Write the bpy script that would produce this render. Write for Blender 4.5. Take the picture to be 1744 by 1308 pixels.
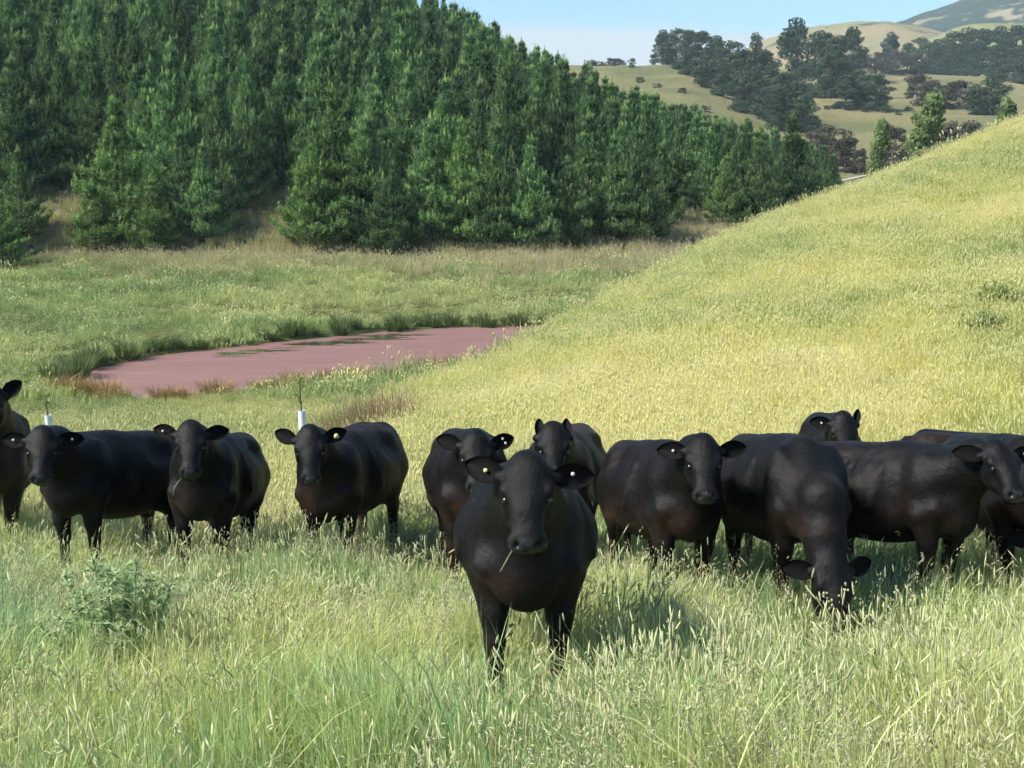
import bpy, math, random
import numpy as np
from mathutils import Matrix, Vector

# ------------------------------------------------------------------ clear
for o in list(bpy.data.objects):
    bpy.data.objects.remove(o)
scene = bpy.context.scene
C = scene.collection
R = math.radians

# ------------------------------------------------------------------ camera
CAM_Z = 1.75
PITCH = R(9.2)
FPX = 2180.0                      # focal length in photograph pixels (1744 wide)
cam_data = bpy.data.cameras.new('camera')
cam_data.sensor_width = 36.0
cam_data.lens = 36.0 * FPX / 1744.0
cam_data.clip_start = 0.1
cam_data.clip_end = 12000.0
cam = bpy.data.objects.new('camera', cam_data)
cam.location = (0, 0, CAM_Z)
cam.rotation_euler = (math.pi / 2 - PITCH, 0, 0)
C.objects.link(cam)
scene.camera = cam

# ------------------------------------------------------------------ sky and sun
SUN_EL = R(44)
SUN_AZ = math.atan2(-0.94, -0.34)         # clockwise from +Y: from the viewer's left
world = bpy.data.worlds.new('World')
scene.world = world
world.use_nodes = True
wn, wl = world.node_tree.nodes, world.node_tree.links
wn.clear()
w_out = wn.new('ShaderNodeOutputWorld')
w_bg = wn.new('ShaderNodeBackground')
w_sky = wn.new('ShaderNodeTexSky')
w_sky.sky_type = 'NISHITA'
w_sky.sun_disc = False
w_sky.sun_elevation = SUN_EL
w_sky.sun_rotation = SUN_AZ % (2 * math.pi)
w_sky.air_density = 1.0
w_sky.dust_density = 0.1
w_sky.ozone_density = 3.0
w_bg.inputs['Strength'].default_value = 0.079
w_tint = wn.new('ShaderNodeMix'); w_tint.data_type = 'RGBA'; w_tint.blend_type = 'MULTIPLY'
w_tint.inputs['Factor'].default_value = 1.0
w_tint.inputs['B'].default_value = (.76, .93, 1.0, 1)
wl.new(w_sky.outputs[0], w_tint.inputs['A'])
wl.new(w_tint.outputs['Result'], w_bg.inputs[0])
# low bank of cloud lying all round the horizon
w_tc = wn.new('ShaderNodeTexCoord')
w_sep = wn.new('ShaderNodeSeparateXYZ')
wl.new(w_tc.outputs['Generated'], w_sep.inputs[0])
w_map = wn.new('ShaderNodeMapping')
w_map.inputs['Scale'].default_value = (3.0, 3.0, 26.0)
wl.new(w_tc.outputs['Generated'], w_map.inputs[0])
w_noise = wn.new('ShaderNodeTexNoise')
w_noise.inputs['Scale'].default_value = 1.6
w_noise.inputs['Detail'].default_value = 5.0
wl.new(w_map.outputs[0], w_noise.inputs['Vector'])
w_ma = wn.new('ShaderNodeMath'); w_ma.operation = 'MULTIPLY_ADD'
wl.new(w_noise.outputs['Fac'], w_ma.inputs[0])
w_ma.inputs[1].default_value = -0.035
wl.new(w_sep.outputs['Z'], w_ma.inputs[2])
w_mr = wn.new('ShaderNodeMapRange')
w_mr.interpolation_type = 'SMOOTHSTEP'
w_mr.inputs['From Min'].default_value = 0.094
w_mr.inputs['From Max'].default_value = 0.084
w_mr.inputs['To Min'].default_value = 0.0
w_mr.inputs['To Max'].default_value = 0.97
wl.new(w_ma.outputs[0], w_mr.inputs['Value'])
w_cl = wn.new('ShaderNodeBackground')
w_cl.inputs['Color'].default_value = (0.85, 0.90, 0.93, 1)
w_cl.inputs['Strength'].default_value = 0.42
w_mix = wn.new('ShaderNodeMixShader')
wl.new(w_mr.outputs[0], w_mix.inputs[0])
wl.new(w_bg.outputs[0], w_mix.inputs[1])
wl.new(w_cl.outputs[0], w_mix.inputs[2])
wl.new(w_mix.outputs[0], w_out.inputs['Surface'])

sun_data = bpy.data.lights.new('sun', 'SUN')
sun_data.energy = 4.1
sun_data.angle = R(11.0)
sun_data.color = (1.0, 0.945, 0.84)
sun = bpy.data.objects.new('sun', sun_data)
sd = Vector((math.sin(SUN_AZ) * math.cos(SUN_EL), math.cos(SUN_AZ) * math.cos(SUN_EL), math.sin(SUN_EL)))
sun.rotation_euler = sd.to_track_quat('Z', 'Y').to_euler()
sun.location = sd * 60
C.objects.link(sun)

vs = scene.view_settings
vs.view_transform = 'Standard'
vs.look = 'None'
vs.exposure = 1.2
vs.gamma = 1.0
vs.use_curve_mapping = False
scene.render.engine = 'CYCLES'
cy = scene.cycles
cy.max_bounces = 4
cy.diffuse_bounces = 2
cy.glossy_bounces = 2
cy.transmission_bounces = 4
cy.transparent_max_bounces = 6
cy.volume_bounces = 0
cy.use_denoising = True
cy.use_light_tree = False
cy.use_adaptive_sampling = True
cy.adaptive_threshold = 0.05
cy.adaptive_min_samples = 16

# ------------------------------------------------------------------ helpers
rng = np.random.default_rng(7)
random.seed(7)


def tag(o, label=None, cat=None, group=None, kind=None):
    if label: o['label'] = label
    if cat: o['category'] = cat
    if group: o['group'] = group
    if kind: o['kind'] = kind
    return o


def mesh_np(name, verts, faces, mat=None, smooth=False, attrs=None):
    """verts (N,3); faces: one (M,k) index array or a list of such arrays."""
    verts = np.asarray(verts, dtype=np.float32)
    if isinstance(faces, np.ndarray):
        faces = [faces]
    faces = [f for f in faces if len(f)]
    me = bpy.data.meshes.new(name)
    me.vertices.add(len(verts))
    me.vertices.foreach_set('co', verts.ravel())
    loops = np.concatenate([f.ravel() for f in faces]).astype(np.int32)
    sizes = np.concatenate([np.full(len(f), f.shape[1]) for f in faces])
    starts = np.concatenate([[0], np.cumsum(sizes)[:-1]]).astype(np.int32)
    me.loops.add(len(loops))
    me.loops.foreach_set('vertex_index', loops)
    me.polygons.add(len(sizes))
    me.polygons.foreach_set('loop_start', starts)
    if smooth:
        me.polygons.foreach_set('use_smooth', np.ones(len(sizes), dtype=bool))
    me.update(calc_edges=True)
    for k, v in (attrs or {}).items():
        v = np.asarray(v, dtype=np.float32)
        if v.ndim == 1:
            a = me.attributes.new(k, 'FLOAT', 'POINT'); a.data.foreach_set('value', v)
        else:
            if v.shape[1] == 3:
                v = np.concatenate([v, np.ones((len(v), 1), np.float32)], 1)
            a = me.attributes.new(k, 'FLOAT_COLOR', 'POINT'); a.data.foreach_set('color', v.ravel())
    if mat: me.materials.append(mat)
    return me


def link(name, data, parent=None):
    o = bpy.data.objects.new(name, data)
    C.objects.link(o)
    if parent: o.parent = parent
    return o


class Geo:
    """collects vertices and faces of one mesh"""
    def __init__(self):
        self.v, self.t, self.q, self.n, self.a = [], [], [], 0, []

    def add(self, v, tris=None, quads=None, a=0.0):
        v = np.asarray(v, float).reshape(-1, 3)
        if tris is not None: self.t.append(np.asarray(tris, int).reshape(-1, 3) + self.n)
        if quads is not None: self.q.append(np.asarray(quads, int).reshape(-1, 4) + self.n)
        self.v.append(v); self.n += len(v)
        self.a.append(np.broadcast_to(np.asarray(a, float), (len(v),)))

    def tube(self, pts, rad, n=6, a=0.0):
        pts = np.asarray(pts, float); rad = np.broadcast_to(np.asarray(rad, float), (len(pts),))
        d = np.gradient(pts, axis=0); d /= np.linalg.norm(d, axis=1)[:, None] + 1e-9
        ref = np.array([0.31, 0.87, 0.11]); ref /= np.linalg.norm(ref)
        if abs(d[0] @ ref) > .95: ref = np.array([1., 0, 0])
        s = np.cross(d, ref); s /= np.linalg.norm(s, axis=1)[:, None] + 1e-9
        t = np.cross(d, s)
        ang = np.arange(n) * 2 * np.pi / n
        ring = pts[:, None, :] + rad[:, None, None] * (np.cos(ang)[None, :, None] * s[:, None, :] + np.sin(ang)[None, :, None] * t[:, None, :])
        m = len(pts)
        i = np.arange(m - 1)[:, None] * n; j = np.arange(n)[None, :]; j2 = (j + 1) % n
        q = np.stack([i + j, i + j2, i + n + j2, i + n + j], -1).reshape(-1, 4)
        v = np.concatenate([ring.reshape(-1, 3), pts[:1], pts[-1:]])
        jj = np.arange(n); b = m * n
        tr = np.concatenate([np.stack([np.full(n, b), (jj + 1) % n, jj], 1),
                             np.stack([np.full(n, b + 1), (m - 1) * n + jj, (m - 1) * n + (jj + 1) % n], 1)])
        self.add(v, tr, q, a)

    def mesh(self, name, mat, smooth=False, attr=None):
        f = []
        if self.t: f.append(np.concatenate(self.t))
        if self.q: f.append(np.concatenate(self.q))
        return mesh_np(name, np.concatenate(self.v), f, mat, smooth, {attr: np.concatenate(self.a)} if attr else None)


_vn = np.random.default_rng(99).random((256, 256)).astype(np.float64)


def vnoise(x, y, seed=0):
    x = np.asarray(x, float) + seed * 17.31; y = np.asarray(y, float) + seed * 7.77
    xi = np.floor(x).astype(int); yi = np.floor(y).astype(int)
    fx = x - xi; fy = y - yi
    fx = fx * fx * (3 - 2 * fx); fy = fy * fy * (3 - 2 * fy)
    a = _vn[xi & 255, yi & 255]; b = _vn[(xi + 1) & 255, yi & 255]
    c = _vn[xi & 255, (yi + 1) & 255]; d = _vn[(xi + 1) & 255, (yi + 1) & 255]
    return (a * (1 - fx) + b * fx) * (1 - fy) + (c * (1 - fx) + d * fx) * fy


def fbm(x, y, seed=0, octv=4):
    s, amp, tot = 0, 1, 0
    for i in range(octv):
        s = s + amp * vnoise(x * 2 ** i, y * 2 ** i, seed + i); tot += amp; amp *= .5
    return s / tot


def sstep(a, b, x):
    t = np.clip((np.asarray(x, float) - a) / (b - a), 0, 1)
    return t * t * (3 - 2 * t)


def smax(a, b, k):
    h = np.maximum(k - np.abs(a - b), 0) / k
    return np.maximum(a, b) + h * h * k / 4


cp, sp = math.cos(PITCH), math.sin(PITCH)


def at(px, py, Y):
    """the point seen at photograph pixel (px, py) at forward distance Y"""
    u = (px - 872) / FPX; v = (654 - py) / FPX
    t = Y / (cp + v * sp)
    return np.array([u * t, Y, CAM_Z + (-sp + v * cp) * t])


# ------------------------------------------------------------------ materials
def new_mat(name):
    m = bpy.data.materials.new(name); m.use_nodes = True
    nt = m.node_tree; nt.nodes.clear()
    out = nt.nodes.new('ShaderNodeOutputMaterial')
    return m, nt.nodes, nt.links, out


def N(nodes, typ, **kw):
    n = nodes.new(typ)
    for k, v in kw.items():
        if k in n.inputs: n.inputs[k].default_value = v
        else: setattr(n, k, v)
    return n


def ramp(nodes, pts):
    r = nodes.new('ShaderNodeValToRGB')
    e = r.color_ramp.elements
    while len(e) < len(pts): e.new(0.5)
    for el, (p, c) in zip(e, pts):
        el.position = p; el.color = (*c, 1)
    return r


def simple_mat(name, col, rough=.7, spec=.3, noise=0.0, scale=20.0, metallic=0.0):
    m, n, l, out = new_mat(name)
    b = N(n, 'ShaderNodeBsdfPrincipled')
    b.inputs['Roughness'].default_value = rough
    b.inputs['Specular IOR Level'].default_value = spec
    b.inputs['Metallic'].default_value = metallic
    if noise:
        tc = N(n, 'ShaderNodeTexCoord')
        t = N(n, 'ShaderNodeTexNoise', Scale=scale, Detail=5.0)
        l.new(tc.outputs['Object'], t.inputs['Vector'])
        r = ramp(n, [(.3, tuple(c * (1 - noise) for c in col)), (.7, tuple(min(1, c * (1 + noise)) for c in col))])
        l.new(t.outputs['Fac'], r.inputs[0]); l.new(r.outputs[0], b.inputs['Base Color'])
    else:
        b.inputs['Base Color'].default_value = (*col, 1)
    l.new(b.outputs[0], out.inputs[0])
    return m


def leafy_shader(n, l, out, col_socket, transl=.35, rough=.6, spec=.25, tr_gain=1.25):
    b = N(n, 'ShaderNodeBsdfPrincipled')
    b.inputs['Roughness'].default_value = rough
    b.inputs['Specular IOR Level'].default_value = spec
    l.new(col_socket, b.inputs['Base Color'])
    t = N(n, 'ShaderNodeBsdfTranslucent')
    g = N(n, 'ShaderNodeMix', data_type='RGBA', blend_type='MULTIPLY')
    g.inputs['Factor'].default_value = 1.0
    l.new(col_socket, g.inputs['A'])
    g.inputs['B'].default_value = (tr_gain, tr_gain * 1.05, tr_gain * .75, 1)
    l.new(g.outputs['Result'], t.inputs['Color'])
    mx = N(n, 'ShaderNodeMixShader'); mx.inputs[0].default_value = transl
    l.new(b.outputs[0], mx.inputs[1]); l.new(t.outputs[0], mx.inputs[2])
    l.new(mx.outputs[0], out.inputs[0])


def grass_mat(name, head_col):
    """blade colour comes per clump (tint); attribute 'part' is 0 on blades, 1 on seed heads, .5 on stems"""
    m, n, l, out = new_mat(name)
    at_ = N(n, 'ShaderNodeAttribute', attribute_type='INSTANCER', attribute_name='tint')
    pa = N(n, 'ShaderNodeAttribute', attribute_type='GEOMETRY', attribute_name='part')
    mx = N(n, 'ShaderNodeMix', data_type='RGBA')
    l.new(pa.outputs['Fac'], mx.inputs['Factor'])
    l.new(at_.outputs['Color'], mx.inputs['A'])
    mx.inputs['B'].default_value = (*head_col, 1)
    leafy_shader(n, l, out, mx.outputs['Result'], transl=.42, rough=.5, spec=.3)
    return m


def foliage_mat(name, dark, light, tip=None, transl=.3, var=.35):
    """crown colour: varies per tree, per clump (attribute 'shade') and towards the new growth (attribute 'shade' near 1)"""
    m, n, l, out = new_mat(name)
    sh = N(n, 'ShaderNodeAttribute', attribute_type='GEOMETRY', attribute_name='shade')
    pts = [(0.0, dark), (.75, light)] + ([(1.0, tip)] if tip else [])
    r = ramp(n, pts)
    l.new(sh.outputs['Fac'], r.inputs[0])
    oi = N(n, 'ShaderNodeObjectInfo')
    mr = N(n, 'ShaderNodeMapRange'); mr.inputs['To Min'].default_value = 1 - var; mr.inputs['To Max'].default_value = 1 + var
    l.new(oi.outputs['Random'], mr.inputs['Value'])
    mu = N(n, 'ShaderNodeMix', data_type='RGBA', blend_type='MULTIPLY'); mu.inputs['Factor'].default_value = 1
    l.new(r.outputs[0], mu.inputs['A']); l.new(mr.outputs[0], mu.inputs['B'])
    leafy_shader(n, l, out, mu.outputs['Result'], transl=transl, rough=.65, spec=.2)
    return m


M = {}
M['bark'] = simple_mat('bark', (.10, .075, .055), .9, .1, .35, 6)
M['bark_grey'] = simple_mat('bark_grey', (.19, .17, .145), .9, .1, .35, 6)
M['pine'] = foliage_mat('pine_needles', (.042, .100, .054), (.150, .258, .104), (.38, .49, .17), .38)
M['pine_young'] = foliage_mat('young_pine_needles', (.058, .125, .056), (.205, .33, .112), (.42, .53, .17), .4, .2)
M['conifer'] = foliage_mat('dark_conifer', (.020, .038, .022), (.056, .090, .044), None, .15, .2)
M['kanuka'] = foliage_mat('brown_green_scrub', (.045, .042, .030), (.115, .10, .070), None, .2, .2)
M['poplar'] = foliage_mat('poplar_leaf', (.09, .14, .05), (.26, .35, .13), None, .4, .15)

# ------------------------------------------------------------------ terrain
POND_Z = -4.75
CREST = [(-200, 28.0, 1500), (250, 25.0, 800), (480, 25.5, 735), (600, 26, 690), (700, 28, 642), (800, 30, 600), (920, 33, 556), (1010, 35.5, 512), (1100, 38, 474),
         (1180, 40, 434), (1260, 42, 398), (1350, 43.5, 362), (1440, 45, 331), (1550, 46.5, 291), (1650, 47.5, 252), (1744, 48.5, 216),
         (1900, 50, 160), (2200, 52, 60), (2800, 56, -60), (3800, 62, -160)]
_cx, _cy, _cz = zip(*[(lambda p: (p[0], D, p[2]))(at(px, py, D)) for px, D, py in CREST])


_cz = np.array(_cz) - np.interp(np.array(_cx), [-3, 1, 8, 20], [.98, .88, .40, .3])


def smooth_lin(x, xs, ys, w):
    return (np.interp(x - w, xs, ys) + np.interp(x, xs, ys) + np.interp(x + w, xs, ys)) / 3


def terrain(x, y, rough=True):
    x = np.asarray(x, float); y = np.asarray(y, float)
    base = smax(-.165 * y, np.full_like(y, POND_Z + .12), 1.6)
    # ground beyond the pond
    base = base + np.clip(y - 55, 0, 27) * .034 * sstep(55, 62, y)
    # pond hollow
    # ---- forest hillside: a spur falling to the right
    slope = np.interp(x, [-90, -50, -30, -12, 1, 15, 24, 34, 60], [.34, .33, .29, .235, .175, .105, .04, .005, 0])
    yr = np.interp(x, [-90, -52, -12, 1, 15, 30], [230, 205, 172, 152, 140, 130])
    L = yr - 80
    s = np.clip((y - 80) / L, 0, 2.2)
    g = np.where(s < .8, s, .8 + (s - .8) - (s - .8) ** 2 * 1.6)
    g = np.maximum(g, 0) - .06 * np.exp(-(s / .1) ** 2) * (s > 0)
    base = base + slope * L * np.maximum(g, 0)
    # ---- far valley side
    q = x / np.maximum(y, 1)
    m = sstep(.12, .2, q)
    ys_ = [0, 120, 150, 200, 250, 330, 450, 560, 650, 800, 1100, 1500, 3500]
    za = np.interp(y, ys_, [0, 0, .6, 5.5, 8.5, 21, 44, 43, 34, 20, 10, 8, 8])
    zb = np.interp(y, ys_, [0, 0, .6, 5.5, 8.5, 19, 32, 48, 58, 66, 70, 60, 40])
    far = za * (1 - m) + zb * m
    far = far + sstep(200, 330, y) * (fbm(x * .016, y * .016, 5) - .5) * 9
    base = base + far
    # ---- grassy hill on the right
    yc = smooth_lin(x, _cx, _cy, 1.2); zc = smooth_lin(x, _cx, _cz, 1.2)
    y0 = 12.5 + 0 * x
    zb0 = -.165 * y
    t = np.clip((y - y0) / (yc - y0), 0, 1)
    # from the near plane up to the crest, rounded towards the top
    z_line = (-.165 * y0) * (1 - t) + zc * t
    bow = np.interp(x, [-8, 0, 10, 20], [0.0, .35, .8, 1.2])
    face = z_line + bow * (t * (1 - t)) * 1.3 - .9 * (1 - t) ** 2 * t * 2
    back = zc - .02 * (y - yc) - .012 * np.maximum(y - yc, 0) ** 2
    back = np.maximum(back, zc - .34 * (y - yc) + 1.4)
    back = np.minimum(back, zc - .02 * np.maximum(y - yc, 0))
    hill = np.where(y < yc, face, back)
    hill = np.where(y < y0, -.165 * y - .6 * (y0 - y), hill)
    on = sstep(-9, -2.5, x + (y - 26) * .12)
    hill = hill * on + (base - 3) * (1 - on)
    z = smax(base, hill, .9)
    # shallow hollow that holds the pond
    z = z - pond_mask(x, y) * .55
    if rough:
        a = np.clip(y / 40, .3, 3)
        z = z + (fbm(x * .9, y * .9, 11) - .5) * .09 * a + (fbm(x * .22, y * .22, 3) - .5) * .22 * np.clip((y - 14) / 20, 0, 3)
    return z


# pond outline in plan (world x, y), built from its seen edge
POND_PX = [(105, 660), (150, 630), (260, 606), (400, 590), (520, 578), (640, 566), (760, 559), (900, 556), (1010, 553), (1080, 560), (1080, 590), (1000, 606),
           (900, 612), (800, 625), (690, 636), (620, 646), (520, 655), (430, 668), (340, 682), (260, 684), (170, 676)]


def pond_pt(px, py):
    v = (654 - py) / FPX
    t = (POND_Z - CAM_Z) / (-sp + v * cp)
    return ((px - 872) / FPX * t, (cp + v * sp) * t)


POND = np.array([pond_pt(*p) for p in POND_PX])


def poly_sd(x, y, P):
    """signed distance to a polygon, negative inside"""
    x = np.asarray(x, float); y = np.asarray(y, float)
    d = np.full(x.shape, 1e9); ins = np.zeros(x.shape, bool)
    for i in range(len(P)):
        ax, ay = P[i]; bx, by = P[(i + 1) % len(P)]
        ex, ey = bx - ax, by - ay
        t = np.clip(((x - ax) * ex + (y - ay) * ey) / (ex * ex + ey * ey), 0, 1)
        d = np.minimum(d, np.hypot(x - ax - t * ex, y - ay - t * ey))
        c = (ay > y) != (by > y)
        with np.errstate(divide='ignore', invalid='ignore'):
            ins ^= c & (x < ex * (y - ay) / (ey if ey != 0 else 1e-9) + ax)
    return np.where(ins, -d, d)


def pond_mask(x, y):
    x, y = np.broadcast_arrays(np.asarray(x, float), np.asarray(y, float))
    out = np.zeros(x.shape)
    near = (y > 33) & (y < 62) & (np.abs(x) < 30)
    if near.any():
        out[near] = sstep(.25, -.6, poly_sd(x[near], y[near], POND))
    return out


def hit(px, py, y0=4.0, y1=900.0, lift=0.0):
    """first ground point along the sight line through a photograph pixel"""
    Y = np.geomspace(y0, y1, 3000)
    u = (px - 872) / FPX; v = (654 - py) / FPX
    t = Y / (cp + v * sp)
    zr = CAM_Z + (-sp + v * cp) * t
    g = terrain(u * t, Y) + lift
    k = np.nonzero(zr <= g)[0]
    if not len(k): return None
    i = k[0]
    return np.array([u * t[i], Y[i], g[i] - lift])


def ground_at(px, Y):
    """ground point at forward distance Y under photograph column px (small angle: uses the row of that ground)"""
    z = 0.0
    for _ in range(6):
        # cam-space depth for this world point
        depth = Y * cp - (z - CAM_Z) * sp
        x = (px - 872) / FPX * depth
        z = float(terrain(np.array([x]), np.array([Y]))[0])
    return np.array([x, Y, z])


def tz(x, y):
    return float(terrain(np.array([float(x)]), np.array([float(y)]))[0])


def grid_axis(lo, hi, h0, growth):
    out = [0.0]; s = h0
    while out[-1] < hi:
        out.append(out[-1] + s); s *= growth
    neg = [0.0]; s = h0
    while neg[-1] > lo:
        neg.append(neg[-1] - s); s *= growth
    return np.array(sorted(set(neg + out)))


gx = grid_axis(-1500, 1500, .3, 1.022)
ya, s_ = [5.0], .22
while ya[-1] < 4000:
    ya.append(ya[-1] + s_); s_ = max(.22, ya[-1] * .0125)
yb = [5.0]; s_ = .3
while yb[-1] > -300:
    yb.append(yb[-1] - s_); s_ *= 1.15
gy = np.array(sorted(set(yb + ya)))
X, Yg = np.meshgrid(gx, gy, indexing='ij')
Z = terrain(X, Yg)
nx, ny = X.shape
ii, jj = np.meshgrid(np.arange(nx - 1), np.arange(ny - 1), indexing='ij')
quads = np.stack([ii * ny + jj, (ii + 1) * ny + jj, (ii + 1) * ny + jj + 1, ii * ny + jj + 1], -1).reshape(-1, 4)

# --- what grows where: a colour zone per ground point
def hill_weight(x, y):
    yc = smooth_lin(x, _cx, _cy, 1.2)
    w = sstep(-6, 3, x + (y - 16) * .16) * sstep(13, 18, y) * (1 - sstep(yc + 2, yc + 8, y))
    return w


def ground_colour(x, y):
    c = np.zeros(np.shape(x) + (3,))
    def put(col, w):
        w = np.asarray(w)[..., None]
        c[:] = c * (1 - w) + np.array(col) * w
    n1 = fbm(x * .25, y * .25, 21); n2 = fbm(x * .06, y * .06, 31)
    put((.085, .115, .04), np.ones(np.shape(x)))
    put((.16, .155, .055), sstep(.45, .7, n1) * .8)
    put((.21, .195, .065), hill_weight(x, y) * .9)
    put((.12, .135, .05), sstep(54, 58, y) * (y < 84))
    put((.17, .15, .085), sstep(72, 80, y))
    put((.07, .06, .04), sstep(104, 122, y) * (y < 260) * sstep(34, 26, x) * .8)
    put((.19, .185, .088), sstep(130, 200, y) * sstep(10, 40, x + (y - 200) * .1))
    put((.19, .185, .09), sstep(240, 300, y))
    put((.24, .20, .105), sstep(.45, .62, n2) * sstep(240, 300, y) * .8)
    put((.10, .12, .05), sstep(.55, .7, fbm(x * .03, y * .05, 41)) * sstep(240, 300, y) * .6)
    return c


gcol = ground_colour(X, Yg)
m, n, l, out = new_mat('pasture')
a_ = N(n, 'ShaderNodeAttribute', attribute_name='zone')
tc = N(n, 'ShaderNodeTexCoord')
t1 = N(n, 'ShaderNodeTexNoise', Scale=1.3, Detail=8.0, Roughness=.7)
l.new(tc.outputs['Object'], t1.inputs['Vector'])
r1 = ramp(n, [(.3, (.62, .62, .6)), (.7, (1.3, 1.3, 1.25))])
l.new(t1.outputs['Fac'], r1.inputs[0])
mu = N(n, 'ShaderNodeMix', data_type='RGBA', blend_type='MULTIPLY'); mu.inputs['Factor'].default_value = 1
l.new(a_.outputs['Color'], mu.inputs['A']); l.new(r1.outputs[0], mu.inputs['B'])
b = N(n, 'ShaderNodeBsdfPrincipled'); b.inputs['Roughness'].default_value = .95; b.inputs['Specular IOR Level'].default_value = .1
l.new(mu.outputs['Result'], b.inputs['Base Color'])
t2 = N(n, 'ShaderNodeTexNoise', Scale=.6, Detail=10.0, Roughness=.75)
l.new(tc.outputs['Object'], t2.inputs['Vector'])
bp = N(n, 'ShaderNodeBump', Strength=.9, Distance=.6)
l.new(t2.outputs['Fac'], bp.inputs['Height']); l.new(bp.outputs[0], b.inputs['Normal'])
l.new(b.outputs[0], out.inputs[0])
M['pasture'] = m
ground = link('ground', mesh_np('ground', np.stack([X, Yg, Z], -1).reshape(-1, 3), quads, M['pasture'], True, {'zone': gcol.reshape(-1, 3)}))
tag(ground, kind='structure')

# --- pond surface: red floating fern with open water between
m, n, l, out = new_mat('pond_surface')
tc = N(n, 'ShaderNodeTexCoord')
mp = N(n, 'ShaderNodeMapping'); mp.inputs['Scale'].default_value = (.22, 1.0, 1)
l.new(tc.outputs['Object'], mp.inputs[0])
tn = N(n, 'ShaderNodeTexNoise', Scale=1.15, Detail=9.0, Roughness=.68, Distortion=.35)
l.new(mp.outputs[0], tn.inputs['Vector'])
gap = N(n, 'ShaderNodeAttribute', attribute_name='gap')
ad = N(n, 'ShaderNodeMath', operation='ADD'); l.new(tn.outputs['Fac'], ad.inputs[0]); l.new(gap.outputs['Fac'], ad.inputs[1])
rm = ramp(n, [(.66, (0, 0, 0)), (.685, (1, 1, 1))]); l.new(ad.outputs[0], rm.inputs[0])
fn = N(n, 'ShaderNodeTexNoise', Scale=1.6, Detail=12.0, Roughness=.8); l.new(mp.outputs[0], fn.inputs['Vector'])
fr = ramp(n, [(.3, (.165, .088, .074)), (.55, (.235, .128, .110)), (.75, (.30, .172, .150))]); l.new(fn.outputs['Fac'], fr.inputs[0])
fb = N(n, 'ShaderNodeBsdfPrincipled'); fb.inputs['Roughness'].default_value = .55; fb.inputs['Specular IOR Level'].default_value = .35
l.new(fr.outputs[0], fb.inputs['Base Color'])
bp = N(n, 'ShaderNodeBump', Strength=.5, Distance=.02); l.new(fn.outputs['Fac'], bp.inputs['Height']); l.new(bp.outputs[0], fb.inputs['Normal'])
wb = N(n, 'ShaderNodeBsdfPrincipled'); wb.inputs['Base Color'].default_value = (.05, .055, .03, 1); wb.inputs['Roughness'].default_value = .12
mx = N(n, 'ShaderNodeMixShader'); l.new(rm.outputs[0], mx.inputs[0]); l.new(fb.outputs[0], mx.inputs[1]); l.new(wb.outputs[0], mx.inputs[2])
l.new(mx.outputs[0], out.inputs[0])
M['pond'] = m
px_ = np.linspace(POND[:, 0].min() - 2, POND[:, 0].max() + 2, 90); py_ = np.linspace(POND[:, 1].min() - 2, POND[:, 1].max() + 2, 70)
PX, PY = np.meshgrid(px_, py_, indexing='ij')
psd = poly_sd(PX, PY, POND)
pa_ = len(px_), len(py_)
ii, jj = np.meshgrid(np.arange(pa_[0] - 1), np.arange(pa_[1] - 1), indexing='ij')
pq = np.stack([ii * pa_[1] + jj, (ii + 1) * pa_[1] + jj, (ii + 1) * pa_[1] + jj + 1, ii * pa_[1] + jj + 1], -1)
keep = (psd[ii, jj] < 1.0)
far_edge = sstep(-4.2, -1.0, psd) * 0.0
# open leads lie towards the far bank
u_ = (PX - POND[:, 0].min()) / np.ptp(POND[:, 0])
edge_y = np.interp(PX, POND[:9, 0], POND[:9, 1])
lead = np.exp(-((edge_y - PY - 2.2) / 1.9) ** 2) * sstep(300, 400, PX / PY * FPX + 872) * sstep(800, 620, PX / PY * FPX + 872) * .25 - .04
pond = link('pond', mesh_np('pond', np.stack([PX, PY, np.full_like(PX, POND_Z)], -1).reshape(-1, 3), pq[keep].reshape(-1, 4), M['pond'], True, {'gap': lead.ravel()}))
tag(pond, kind='structure')


# --- distant hills
def hill_mat(name, cols, dark, scale, cover):
    m, n, l, out = new_mat(name)
    tc = N(n, 'ShaderNodeTexCoord')
    t1 = N(n, 'ShaderNodeTexNoise', Scale=scale * .5, Detail=6.0); l.new(tc.outputs['Object'], t1.inputs['Vector'])
    r1 = ramp(n, [(.35, cols[0]), (.65, cols[1])]); l.new(t1.outputs['Fac'], r1.inputs[0])
    t2 = N(n, 'ShaderNodeTexNoise', Scale=scale, Detail=9.0, Roughness=.7); l.new(tc.outputs['Object'], t2.inputs['Vector'])
    r2 = ramp(n, [(cover, (0, 0, 0)), (cover + .06, (1, 1, 1))]); l.new(t2.outputs['Fac'], r2.inputs[0])
    mx = N(n, 'ShaderNodeMix', data_type='RGBA'); l.new(r2.outputs[0], mx.inputs['Factor']); l.new(r1.outputs[0], mx.inputs['A']); mx.inputs['B'].default_value = (*dark, 1)
    b = N(n, 'ShaderNodeBsdfPrincipled'); b.inputs['Roughness'].default_value = .95; b.inputs['Specular IOR Level'].default_value = .05
    l.new(mx.outputs['Result'], b.inputs['Base Color'])
    bp = N(n, 'ShaderNodeBump', Strength=1.0, Distance=6.0); l.new(t2.outputs['Fac'], bp.inputs['Height']); l.new(bp.outputs[0], b.inputs['Normal'])
    l.new(b.outputs[0], out.inputs[0])
    return m


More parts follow.
